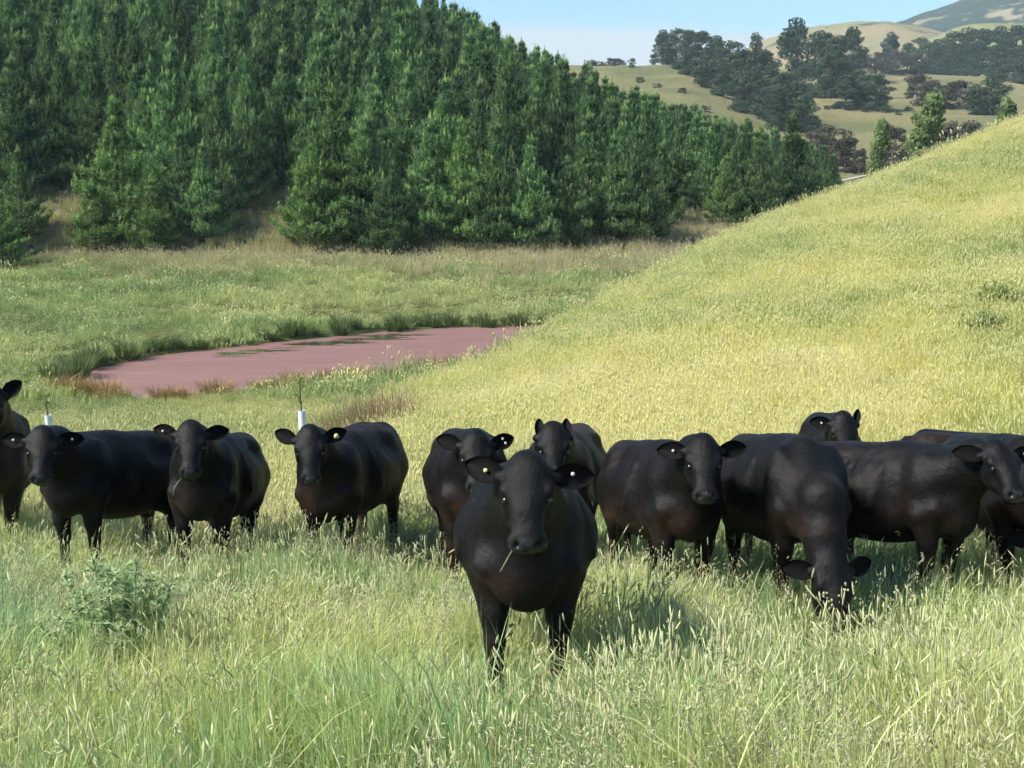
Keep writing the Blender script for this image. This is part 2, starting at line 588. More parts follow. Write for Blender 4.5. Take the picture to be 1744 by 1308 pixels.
def far_hill(name, crest, D, depth, mat, rough, seed):
    pts = np.array([at(px, py, D) for px, py in crest])
    xs = np.linspace(pts[0, 0], pts[-1, 0], 160); ys = np.linspace(-1, .6, 70)
    XX, TT = np.meshgrid(xs, ys, indexing='ij')
    YY = D + TT * depth
    cz = smooth_lin(XX, pts[:, 0], pts[:, 2], 12)
    prof = np.clip(1 - np.abs(TT) ** 1.35, -.2, 1)
    relief = (fbm(XX / depth * 3.2, YY / depth * 2.2, seed) - .5) * rough * (1 - prof * .75)
    fine = (fbm(XX / depth * 22, YY / depth * 22, seed + 3, 3) - .5) * rough * .16
    ZZ = -8 + (cz + 8) * prof + relief + fine
    a, b_ = XX.shape
    ii, jj = np.meshgrid(np.arange(a - 1), np.arange(b_ - 1), indexing='ij')
    q = np.stack([ii * b_ + jj, (ii + 1) * b_ + jj, (ii + 1) * b_ + jj + 1, ii * b_ + jj + 1], -1).reshape(-1, 4)
    o = link(name, mesh_np(name, np.stack([XX, YY, ZZ], -1).reshape(-1, 3), q, mat, True))
    tag(o, kind='structure')


M['bare_hill'] = hill_mat('dry_hill', ((.28, .22, .13), (.22, .21, .11)), (.065, .08, .045), .022, .56)
M['scrub_hill'] = hill_mat('scrubby_hill', ((.25, .21, .13), (.23, .20, .14)), (.030, .045, .033), .022, .40)
M['green_hill'] = hill_mat('green_hill', ((.20, .22, .10), (.22, .22, .11)), (.06, .075, .04), .03, .66)
far_hill('far_hills', [(700, 330), (1000, 260), (1180, 130), (1250, 92), (1300, 68), (1345, 54), (1390, 47), (1440, 40), (1480, 38), (1530, 44), (1620, 60), (1800, 90), (2200, 200)], 1150, 420, M['bare_hill'], 26, 3)
far_hill('far_mountain', [(1000, 340), (1280, 200), (1430, 84), (1490, 52), (1540, 36), (1590, 20), (1640, 0), (1690, -25), (1744, -40), (1900, -70), (2200, -100), (2700, 0), (3200, 200)], 1700, 800, M['scrub_hill'], 60, 8)
far_hill('green_knoll', [(1480, 130), (1560, 78), (1620, 46), (1680, 36), (1744, 44), (1850, 30), (2100, 40), (2400, 160)], 820, 240, M['green_hill'], 10, 12)

# ------------------------------------------------------------------ cows
def surface_nets(F, org, h):
    ins = F < 0
    c = [ins[i:ins.shape[0] - 1 + i, j:ins.shape[1] - 1 + j, k:ins.shape[2] - 1 + k] for i in (0, 1) for j in (0, 1) for k in (0, 1)]
    s = sum(x.astype(np.int8) for x in c)
    act = np.nonzero((s > 0) & (s < 8))
    idx = np.full(s.shape, -1, np.int32); idx[act] = np.arange(len(act[0]))
    corners = [(i, j, k) for i in (0, 1) for j in (0, 1) for k in (0, 1)]
    val = {cn: F[act[0] + cn[0], act[1] + cn[1], act[2] + cn[2]] for cn in corners}
    acc = np.zeros((len(act[0]), 3)); cnt = np.zeros(len(act[0]))
    for a in corners:
        for ax in range(3):
            if a[ax] == 0:
                b = list(a); b[ax] = 1; b = tuple(b)
                fa, fb = val[a], val[b]
                x = (fa < 0) != (fb < 0)
                t = fa / np.where(x, fa - fb, 1)
                p = np.array(a, float)[None, :] + 0 * acc
                p[:, ax] = t
                acc[x] += p[x]; cnt[x] += 1
    v = np.stack(act, 1) + acc / cnt[:, None]
    v = v * h + org
    quads = []
    for ax in range(3):
        sl0 = [slice(None)] * 3; sl1 = [slice(None)] * 3
        sl0[ax] = slice(0, -1); sl1[ax] = slice(1, None)
        A, B = ins[tuple(sl0)], ins[tuple(sl1)]
        e = np.nonzero(A != B)
        e = np.stack(e, 1)
        o1, o2 = [k for k in range(3) if k != ax]
        ok = (e[:, o1] > 0) & (e[:, o2] > 0) & (e[:, o1] < ins.shape[o1] - 1) & (e[:, o2] < ins.shape[o2] - 1)
        e = e[ok]
        flip = A[e[:, 0], e[:, 1], e[:, 2]]
        def cell(d1, d2):
            q = e.copy(); q[:, o1] += d1; q[:, o2] += d2
            return idx[q[:, 0], q[:, 1], q[:, 2]]
        qd = np.stack([cell(-1, -1), cell(0, -1), cell(0, 0), cell(-1, 0)], 1)
        if ax == 1: flip = ~flip
        qd = np.where(flip[:, None], qd, qd[:, ::-1])
        quads.append(qd)
    return v, np.concatenate(quads)


class Field:
    def __init__(self, lo, hi, h):
        self.lo = np.array(lo, float); self.h = h
        self.n = np.ceil((np.array(hi) - self.lo) / h).astype(int) + 1
        self.F = np.full(self.n, 1.0, np.float32)
        self.ax = [self.lo[i] + np.arange(self.n[i]) * h for i in range(3)]

    def region(self, lo, hi):
        a = np.clip(np.floor((np.array(lo) - self.lo) / self.h).astype(int), 0, self.n)
        b = np.clip(np.ceil((np.array(hi) - self.lo) / self.h).astype(int) + 1, 0, self.n)
        sl = tuple(slice(x, y) for x, y in zip(a, b))
        g = np.meshgrid(*[self.ax[i][sl[i]] for i in range(3)], indexing='ij')
        return sl, g

    def join(self, sl, d, k):
        a = self.F[sl]
        h = np.maximum(k - np.abs(a - d), 0) / k
        self.F[sl] = np.minimum(a, d) - h * h * k / 4

    def cut(self, sl, d, k):
        a = self.F[sl]; d = -d
        h = np.maximum(k - np.abs(a - d), 0) / k
        self.F[sl] = np.maximum(a, d) + h * h * k / 4

    def cone(self, a, b, ra, rb, k=.06, cut=False):
        a = np.array(a, float); b = np.array(b, float)
        r = max(ra, rb) + k + .03
        sl, g = self.region(np.minimum(a, b) - r, np.maximum(a, b) + r)
        ba = b - a; L = ba @ ba
        p = [g[i] - a[i] for i in range(3)]
        t = np.clip((p[0] * ba[0] + p[1] * ba[1] + p[2] * ba[2]) / L, 0, 1)
        d = np.sqrt(sum((p[i] - t * ba[i]) ** 2 for i in range(3))) - (ra + t * (rb - ra))
        (self.cut if cut else self.join)(sl, d, k)

    def ell(self, c, r, k=.08, M3=None, cut=False):
        c = np.array(c, float); r = np.array(r, float)
        m = r.max() + k + .03 if M3 is not None else None
        pad = m if m is not None else r + k + .03
        sl, g = self.region(c - pad, c + pad)
        p = [g[i] - c[i] for i in range(3)]
        if M3 is not None:
            p = [sum(M3[j][i] * p[j] for j in range(3)) for i in range(3)]   # columns of M3 are the axes
        k0 = np.sqrt(sum((p[i] / r[i]) ** 2 for i in range(3)))
        k1 = np.sqrt(sum((p[i] / r[i] ** 2) ** 2 for i in range(3))) + 1e-9
        d = k0 * (k0 - 1) / k1
        (self.cut if cut else self.join)(sl, d, k)


m, n, l, out = new_mat('cow_coat')
tc = N(n, 'ShaderNodeTexCoord')
oi = N(n, 'ShaderNodeObjectInfo')
tn = N(n, 'ShaderNodeTexNoise', Scale=2.6, Detail=5.0, Roughness=.6); l.new(tc.outputs['Object'], tn.inputs['Vector'])
br = N(n, 'ShaderNodeAttribute', attribute_type='OBJECT', attribute_name='brown')
low = N(n, 'ShaderNodeAttribute', attribute_name='chest')
trk = N(n, 'ShaderNodeAttribute', attribute_name='trunk')
ad = N(n, 'ShaderNodeMath', operation='ADD'); l.new(low.outputs['Fac'], ad.inputs[0]); l.new(br.outputs['Fac'], ad.inputs[1])
am = N(n, 'ShaderNodeMath', operation='MULTIPLY'); l.new(ad.outputs[0], am.inputs[0]); l.new(trk.outputs['Fac'], am.inputs[1])
ad = N(n, 'ShaderNodeMath', operation='ADD'); l.new(tn.outputs['Fac'], ad.inputs[0]); l.new(am.outputs[0], ad.inputs[1])
rc = ramp(n, [(.42, (.0028, .0028, .0036)), (.60, (.0055, .0044, .0042)), (.78, (.022, .0115, .008)), (.95, (.056, .027, .016))]); l.new(ad.outputs[0], rc.inputs[0])
mz = N(n, 'ShaderNodeAttribute', attribute_name='muzzle')
mc = N(n, 'ShaderNodeMix', data_type='RGBA'); l.new(mz.outputs['Fac'], mc.inputs['Factor']); l.new(rc.outputs[0], mc.inputs['A']); mc.inputs['B'].default_value = (.015, .015, .017, 1)
b = N(n, 'ShaderNodeBsdfPrincipled')
l.new(mc.outputs['Result'], b.inputs['Base Color'])
rr = N(n, 'ShaderNodeMapRange'); rr.inputs['To Min'].default_value = .5; rr.inputs['To Max'].default_value = .22
l.new(mz.outputs['Fac'], rr.inputs['Value']); l.new(rr.outputs[0], b.inputs['Roughness'])
sp_ = N(n, 'ShaderNodeMapRange'); sp_.inputs['To Min'].default_value = .17; sp_.inputs['To Max'].default_value = .5
l.new(mz.outputs['Fac'], sp_.inputs['Value']); l.new(sp_.outputs[0], b.inputs['Specular IOR Level'])
b.inputs['Sheen Weight'].default_value = .009
b.inputs['Sheen Roughness'].default_value = .4
mp = N(n, 'ShaderNodeMapping'); mp.inputs['Scale'].default_value = (16, 30, 7); l.new(tc.outputs['Object'], mp.inputs[0])
fn = N(n, 'ShaderNodeTexNoise', Scale=5.0, Detail=6.0, Roughness=.7); l.new(mp.outputs[0], fn.inputs['Vector'])
bp = N(n, 'ShaderNodeBump', Strength=.6, Distance=.008); l.new(fn.outputs['Fac'], bp.inputs['Height'])
fn2 = N(n, 'ShaderNodeTexNoise', Scale=7.0, Detail=4.0); l.new(tc.outputs['Object'], fn2.inputs['Vector'])
bp2 = N(n, 'ShaderNodeBump', Strength=.5, Distance=.04); l.new(fn2.outputs['Fac'], bp2.inputs['Height']); l.new(bp.outputs[0], bp2.inputs['Normal'])
l.new(bp2.outputs[0], b.inputs['Normal'])
l.new(b.outputs[0], out.inputs[0])
M['coat'] = m
m2 = M['coat'].copy(); m2.name = 'cow_hair'; M['hair'] = m2
for nd in m2.node_tree.nodes:
    if nd.type == 'BSDF_PRINCIPLED':
        for lk in list(nd.inputs['Normal'].links): m2.node_tree.links.remove(lk)
        for lk in list(nd.inputs['Roughness'].links) + list(nd.inputs['Specular IOR Level'].links): m2.node_tree.links.remove(lk)
        nd.inputs['Roughness'].default_value = .48; nd.inputs['Specular IOR Level'].default_value = .18
M['ear'] = simple_mat('ear_hair', (.0045, .0042, .0046), .75, .1, .3, 30)
M['eye'] = simple_mat('cow_eye', (.012, .008, .006), .04, .8)
M['hoof'] = simple_mat('hoof_horn', (.03, .027, .024), .5, .4, .3, 30)
M['tag_white'] = simple_mat('ear_tag_white', (.58, .58, .53), .45, .4)
M['tag_yellow'] = simple_mat('ear_tag_yellow', (.72, .60, .20), .45, .4)


def rotz(a):
    c, s = math.cos(a), math.sin(a); return np.array([[c, -s, 0], [s, c, 0], [0, 0, 1.]])


def rot_axis(ax, a):
    return np.array(Matrix.Rotation(a, 3, Vector(ax)))


def ear_mesh(length=.226, width=.066, cup=.036):
    ns, nt = 14, 9
    s = np.linspace(0, 1, ns); t = np.linspace(-1, 1, nt)
    S, T = np.meshgrid(s, t, indexing='ij')
    w = width * (0.34 + .66 * np.sin(np.pi * np.clip(S, 0, 1) ** .9) ** .75) * np.sqrt(np.clip(1 - S ** 7, 0.0, 1))
    x = S * length; z = w * T
    y = cup * (T ** 2) * (1 - .55 * S) - .03 * S ** 2        # opening looks along +y
    th = .006
    v1 = np.stack([x, y, z], -1).reshape(-1, 3); v2 = np.stack([x, y - th - .010 * (1 - S), z * .985], -1).reshape(-1, 3)
    ii, jj = np.meshgrid(np.arange(ns - 1), np.arange(nt - 1), indexing='ij')
    q = np.stack([ii * nt + jj, ii * nt + jj + 1, (ii + 1) * nt + jj + 1, (ii + 1) * nt + jj], -1).reshape(-1, 4)
    n0 = ns * nt
    loop = [(i, 0) for i in range(ns)] + [(ns - 1, j) for j in range(1, nt)] + [(i, nt - 1) for i in range(ns - 2, -1, -1)]
    li = np.array([i * nt + j for i, j in loop]); a, b_ = li[:-1], li[1:]
    side = np.stack([a, b_, b_ + n0, a + n0], 1)
    return mesh_np('ear', np.concatenate([v1, v2]), [np.concatenate([q[:, ::-1], q + n0, side])], M['ear'], True)


EAR = ear_mesh()
EAR_UP = ear_mesh(.185, .040, .040)


def uv_sphere(name, r, mat, nu=14, nv=9, sc=(1, 1, 1)):
    g = Geo(); rows = []
    th = np.linspace(0, np.pi, nv + 1); ph = np.arange(nu) * 2 * np.pi / nu
    v = np.array([[math.sin(a) * math.cos(b) * r * sc[0], math.sin(a) * math.sin(b) * r * sc[1], math.cos(a) * r * sc[2]] for a in th for b in ph])
    q = [[i * nu + j, (i + 1) * nu + j, (i + 1) * nu + (j + 1) % nu, i * nu + (j + 1) % nu] for i in range(nv) for j in range(nu)]
    return mesh_np(name, v, np.array(q), mat, True)


EYE = uv_sphere('eye', .019, M['eye'])


def tag_mesh(mat, kind):
    g = Geo()
    if kind == 'button':
        ph = np.arange(12) * 2 * np.pi / 12
        for r0, y0 in ((.0105, .0), ):
            top = np.stack([np.cos(ph) * r0, np.full(12, .003), np.sin(ph) * r0], 1); bot = top * [1, 0, 1] - [0, .004, 0]
            g.add(np.concatenate([top, bot, [[0, .004, 0]]]), [[24, (j + 1) % 12, j] for j in range(12)], [[j, (j + 1) % 12, 12 + (j + 1) % 12, 12 + j] for j in range(12)])
    else:
        w, h = .020, .042
        p = [(-w * .45, 0), (w * .45, 0), (w, -h * .4), (w, -h), (-w, -h), (-w, -h * .4)]
        f = [[x, .007, z] for x, z in p]; k = [[x, .003, z] for x, z in p]
        g.add(np.array(f + k), [[0, 2, 1], [0, 5, 2], [5, 3, 2], [5, 4, 3]], [[j, (j + 1) % 6, 6 + (j + 1) % 6, 6 + j] for j in range(6)])
    return g.mesh('ear_tag', mat)


TAGS = {'wb': tag_mesh(M['tag_white'], 'button'), 'yb': tag_mesh(M['tag_yellow'], 'button'), 'wf': tag_mesh(M['tag_white'], 'flag'), 'yf': tag_mesh(M['tag_yellow'], 'flag')}


def coat_zone(v, poll, H3, HS=.93):
    """chest: rusty hair low on the brisket and belly; trunk: 1 on the body, 0 on the head"""
    hl = (v - poll) @ H3 / HS
    head = sstep(-.16, -.02, hl[:, 0]) * sstep(.30, .22, np.hypot(hl[:, 1], hl[:, 2] + .05))
    return .17 * sstep(.84, .55, v[:, 2]), 1 - head


def hair_mesh(v, q, n_, r, poll, H3):
    """short coat hairs lying back and down over the skin"""
    a, b_, c, d = (v[q[:, i]] for i in range(4))
    nn = np.cross(c - a, d - b_); area = np.linalg.norm(nn, axis=1); nn = nn / (area[:, None] + 1e-12)
    k = r.choice(len(q), n_, p=area / area.sum())
    t1, t2 = r.random((2, n_, 1))
    P = (a[k] * (1 - t1) + b_[k] * t1) * (1 - t2) + (d[k] * (1 - t1) + c[k] * t1) * t2
    keep = P[:, 2] > .2
    keep &= ((P - poll) @ H3)[:, 0] < .38
    P, nk = P[keep], nn[k][keep]
    m_ = len(P)
    flow = np.array([-.75, 0, -.65]) + r.normal(0, .22, (m_, 3)) + .5 * (vnoise(P[:, 0:1] * 3, P[:, 2:3] * 3, 2) - .5) * np.array([0, 1., 1.])
    flow -= nk * (flow * nk).sum(1)[:, None]; flow /= np.linalg.norm(flow, axis=1)[:, None] + 1e-9
    dr = flow + nk * r.uniform(.05, .20, (m_, 1)); dr /= np.linalg.norm(dr, axis=1)[:, None]
    sd_ = np.cross(nk, flow)
    zn = coat_zone(P, poll, H3)
    L = r.uniform(.010, .020, m_)[:, None] * (.35 + .65 * zn[1][:, None]); W = .0016
    V = np.stack([P - nk * .002 - sd_ * W, P - nk * .002 + sd_ * W, P + dr * L], 1).reshape(-1, 3)
    me = mesh_np('cow_hair', V, np.arange(3 * m_).reshape(-1, 3), M['hair'], True, {'chest': np.repeat(zn[0], 3), 'trunk': np.repeat(zn[1], 3)})
    return me


def build_cow(spec):
    """spec: px, Y, turn (deg, + = faces viewer's left), head_turn (world deg), pose, ears, tags, size ..."""
    g = spec.get('pose', 'alert')
    fat = spec.get('fat', 1.0)
    h = spec.get('h', .016)
    F = Field((-1.15, -.75, -.06), (1.65, .75, 1.62), h)
    rs = np.random.default_rng(spec['seed'])
    # --- trunk
    F.ell((.14, 0, .83), (.58, .30 * fat, .375), .10)
    F.ell((-.14, 0, .785), (.58, .39 * fat, .365), .12)
    F.ell((-.30, 0, .82), (.44, .37 * fat, .34), .12)
    F.ell((-.55, 0, .90), (.33, .27, .29), .09)
    F.cone((.42, 0, 1.125), (.05, 0, 1.10), .085, .10, .10)
    for s in (1, -1):
        F.cone((.05, .09 * s, 1.085), (-.60, .12 * s, 1.095), .10, .10, .09)   # flat loin
        F.ell((.43, .185 * s, .86), (.17, .110, .30), .06)                # shoulder
        F.cone((.42, .10 * s, 1.09), (.57, .205 * s, .72), .06, .085, .05)  # blade to point of shoulder
        F.ell((-.40, .235 * s, 1.065), (.11, .075, .070), .07)             # hip bone
        F.ell((-.80, .12 * s, 1.03), (.07, .055, .055), .07)               # pin bone
        F.ell((-.54, .20 * s, .82), (.25, .125, .30), .08)                 # thigh
        F.ell((-.25, .44 * s * fat, 1.06), (.13, .15, .10), .12, cut=True) # hollow before the hip
        F.ell((.20, .46 * s * fat, .80), (.07, .13, .30), .14, cut=True)   # behind the shoulder
        for rb in range(4):
            F.cone((.10 - .11 * rb, .27 * s * fat, 1.02), (.04 - .11 * rb, .365 * s * fat, .70), .018, .016, .045)   # ribs
    F.ell((.58, 0, .68), (.17, .20, .21), .08)                             # brisket
    # --- legs
    dx = rs.uniform(-.06, .06, 4)
    for i, s in enumerate((1, -1)):
        e = dx[i]
        F.cone((.44, .20 * s, .66), (.46 + e * .3, .175 * s, .45), .120, .074, .06)
        F.cone((.46 + e * .3, .175 * s, .45), (.45 + e, .170 * s, .33), .070, .056, .04)
        F.cone((.45 + e, .170 * s, .33), (.44 + e, .170 * s, .11), .052, .041, .03)
        F.cone((.44 + e, .175 * s, .11), (.475 + e, .175 * s, .035), .050, .062, .03)
        e = dx[2 + i]
        F.cone((-.50, .21 * s, .78), (-.42 + e * .3, .22 * s, .60), .19, .125, .08)
        F.cone((-.42 + e * .3, .22 * s, .60), (-.66 + e, .19 * s, .42), .115, .066, .06)
        F.cone((-.66 + e, .19 * s, .42), (-.63 + e, .185 * s, .11), .054, .042, .03)
        F.cone((-.63 + e, .185 * s, .11), (-.59 + e, .185 * s, .035), .050, .060, .03)
    # tail
    F.cone((-.80, 0, 1.09), (-.90, .02, .98), .045, .034, .05)
    F.cone((-.90, .02, .98), (-.91, .03, .52), .030, .024, .03)
    F.cone((-.91, .03, .52), (-.90, .03, .28), .036, .03, .03)
    # --- neck and head
    yaw = R(spec.get('neck_yaw', 0)); hyaw = R(spec.get('head_yaw', 0))
    if g == 'graze':
        poll = np.array([.98 * math.cos(yaw) + .02, .98 * math.sin(yaw) * .8, spec.get('poll_z', .56)])
        hp = R(spec.get('head_pitch', 76))
        mid = np.array([.80, .30 * math.sin(yaw), .80])
    else:
        el = R(spec.get('neck_el', 42)); nl = spec.get('neck_len', .58)
        poll = np.array([.50, 0, .98]) + nl * np.array([math.cos(el) * math.cos(yaw), math.cos(el) * math.sin(yaw), math.sin(el)])
        hp = R(spec.get('head_pitch', 66))
        mid = np.array([.48, 0, .96]) * .45 + poll * .55 + np.array([.03, 0, .0])
    f0 = rotz(hyaw)
    fw = f0 @ np.array([1., 0, 0]); lf = f0 @ np.array([0, 1., 0]); up = np.array([0, 0, 1.])
    u = fw * math.cos(hp) - up * math.sin(hp)        # towards the muzzle
    w = fw * math.sin(hp) + up * math.cos(hp)        # out of the face
    roll = R(spec.get('head_roll', 0))
    if roll:
        Rm = rot_axis(u, roll); lf = Rm @ lf; w = Rm @ w
    H3 = np.stack([u, lf, w], 1)
    HS = .93
    hp_ = lambda a, b_, c: poll + H3 @ (np.array([a * 1.07, b_, c]) * HS)
    hr = lambda *r_: tuple(x * HS for x in r_)
    # neck: thick cones from the shoulders to the back of the skull
    F.cone((.40, 0, .98), mid, .185, .145, .09)
    F.cone(mid, hp_(.06, 0, -.10), .145, .105, .07)
    F.cone((.54, 0, .78), (mid + hp_(.16, 0, -.16)) / 2 + np.array([0, 0, -.05]), .165, .105, .09)
    F.cone((mid + hp_(.16, 0, -.16)) / 2 + np.array([0, 0, -.05]), hp_(.17, 0, -.13), .118, .085, .07)
    for s in (1, -1):
        F.cone((.46, .13 * s, .92), (mid + hp_(.1, .03 * s, -.12)) / 2, .14, .10, .08)
    # head
    F.ell(hp_(.060, 0, -.050), hr(.110, .098, .086), .05, H3)        # dome of the poll
    F.ell(hp_(.15, 0, -.035), hr(.15, .128, .084), .05, H3)          # forehead
    F.ell(hp_(.235, 0, -.035), hr(.12, .122, .084), .05, H3)         # across the eyes
    F.ell(hp_(.32, 0, -.030), hr(.14, .098, .078), .05, H3)          # nose bridge
    F.cone(hp_(.28, 0, -.015), hp_(.42, 0, -.015), .070, .062, .04)
    F.ell(hp_(.435, 0, -.022), hr(.072, .112, .072), .045, H3)       # muzzle
    F.ell(hp_(.468, 0, -.010), hr(.040, .094, .058), .025, H3)
    F.cone(hp_(.24, 0, -.135), hp_(.42, 0, -.098), .088, .058, .04)   # lower jaw
    F.ell(hp_(.462, 0, -.098), hr(.040, .068, .036), .014, H3)       # chin
    F.ell(hp_(.495, 0, -.068), hr(.035, .11, .0085), .008, H3, cut=True)   # line of the mouth
    for s in (1, -1):
        F.ell(hp_(.23, .085 * s, -.105), hr(.125, .052, .088), .05, H3)   # cheek
        F.ell(hp_(.185, .118 * s, -.002), hr(.055, .028, .032), .035, H3)  # brow
        F.ell(hp_(.238, .132 * s, .000), hr(.034, .020, .022), .02, H3, cut=True)
        F.ell(hp_(.34, .112 * s, -.035), hr(.07, .020, .05), .05, H3, cut=True)   # hollow of the cheek
        F.ell(hp_(.478, .056 * s, .026), hr(.026, .019, .024), .010, H3, cut=True)  # nostril
        F.cone(hp_(.09, .08 * s, -.06), hp_(.095, .150 * s, -.065), .05, .036, .03)  # root of the ear
        # loose folds down the side of the neck
        for ff in (.25, .45):
            pa, pb = mid * (1 - ff) + hp_(.16, 0, -.16) * ff, np.array([.56, 0, .78]) * (1 - ff) + hp_(.2, 0, -.2) * ff
            F.cone(pa + lf * .125 * s, pb + lf * .10 * s, .022, .018, .03)
    v, q = surface_nets(F.F, F.lo, h)
    for _ in range(2):      # light relaxation of the surface
        e = np.concatenate([q[:, [0, 1]], q[:, [1, 2]], q[:, [2, 3]], q[:, [3, 0]]])
        acc = np.zeros_like(v); cnt = np.zeros(len(v))
        np.add.at(acc, e[:, 0], v[e[:, 1]]); np.add.at(cnt, e[:, 0], 1)
        np.add.at(acc, e[:, 1], v[e[:, 0]]); np.add.at(cnt, e[:, 1], 1)
        v = v * .55 + .45 * acc / np.maximum(cnt, 1)[:, None]
    hl = (v - poll) @ H3 / HS
    zone = coat_zone(v, poll, H3, HS)
    LIFT = spec.get('lift', .095)
    lift = lambda z: LIFT * sstep(.02, .58, z)
    v = v.copy(); v[:, 2] += lift(v[:, 2])
    hq = lambda *p: (lambda c: c + np.array([0, 0, float(lift(c[2]))]))(hp_(*p))
    mz = sstep(.488, .512, hl[:, 0] + .25 * np.maximum(hl[:, 2], -.03)) * sstep(-.07, -.05, hl[:, 2]) * (np.linalg.norm(hl[:, 1:], axis=1) < .2)
    # placement: stand on the slope
    P = ground_at(spec['px'], spec['Y'])
    e_ = .5
    nrm = Vector((-(tz(P[0] + e_, P[1]) - tz(P[0] - e_, P[1])) / (2 * e_), -(tz(P[0], P[1] + e_) - tz(P[0], P[1] - e_)) / (2 * e_), 1)).normalized()
    a = R(spec['turn'])
    fwd = Vector((-math.sin(a), -math.cos(a), 0)); fwd = (fwd - nrm * fwd.dot(nrm)).normalized()
    lft = nrm.cross(fwd)
    sc = spec.get('size', 1.0)
    root = link('cow', None)
    mat4 = Matrix(((fwd.x, lft.x, nrm.x, P[0]), (fwd.y, lft.y, nrm.y, P[1]), (fwd.z, lft.z, nrm.z, P[2] - .01), (0, 0, 0, 1)))
    root.matrix_world = mat4 @ Matrix.Diagonal((sc * rs.uniform(.96, 1.03), sc * rs.uniform(.96, 1.02), sc * rs.uniform(.985, 1.02), 1))
    tag(root, spec['label'], 'cow', 'black cattle facing the camera in long grass')
    body = link('body', mesh_np('cow_body', v, q, M['coat'], True, {'muzzle': mz, 'chest': zone[0], 'trunk': zone[1]}), root)
    body['brown'] = spec.get('brown', 0.0)
    if 'straw' in spec:
        STRAWS.append((root, [tuple(hq(*p)) for p in spec['straw']], spec['straw_label']))
    hair = link('hair', hair_mesh(v, q, spec.get('hairs', 36000), rs, poll, H3), root)
    hair['brown'] = spec.get('brown', 0.0)
    # eyes, ears, tags
    for s in (1, -1):
        ob = link('eye', EYE, root); ob.location = hq(.236, .113 * s, .000)
        up_ = spec.get('ears', (0, 0))[0 if s == 1 else 1]
        # ear frame: x along the ear, y towards the opening (out of the face), z across
        ang = R(up_ + 9)
        ex = lf * s * math.cos(ang) - u * math.sin(ang) - w * .12
        ex /= np.linalg.norm(ex)
        ey = w * .95 + u * .30; ey -= ex * (ey @ ex); ey /= np.linalg.norm(ey)
        ez = np.cross(ex, ey)
        E = Matrix([[ex[i], ey[i], ez[i]] for i in range(3)]).to_4x4()
        E.translation = Vector(hq(.095, .125 * s, -.065))
        ear = link('ear', EAR_UP if up_ > 60 else EAR, root); ear.matrix_local = E
        for (side, typ, lx, lz) in spec.get('tags', ()):
            if side == s:
                t_ = link('ear_tag', TAGS[typ], ear)
                t_.location = (lx, .012, lz)
                # flags hang straight down in the world
                if typ[1] == 'f':
                    dn = Vector((ex @ -up, ey @ -up * 0, ez @ -up)); t_.rotation_euler = (0, math.atan2(-dn.x, -dn.z) if dn.length > 0 else 0, 0)
    return root


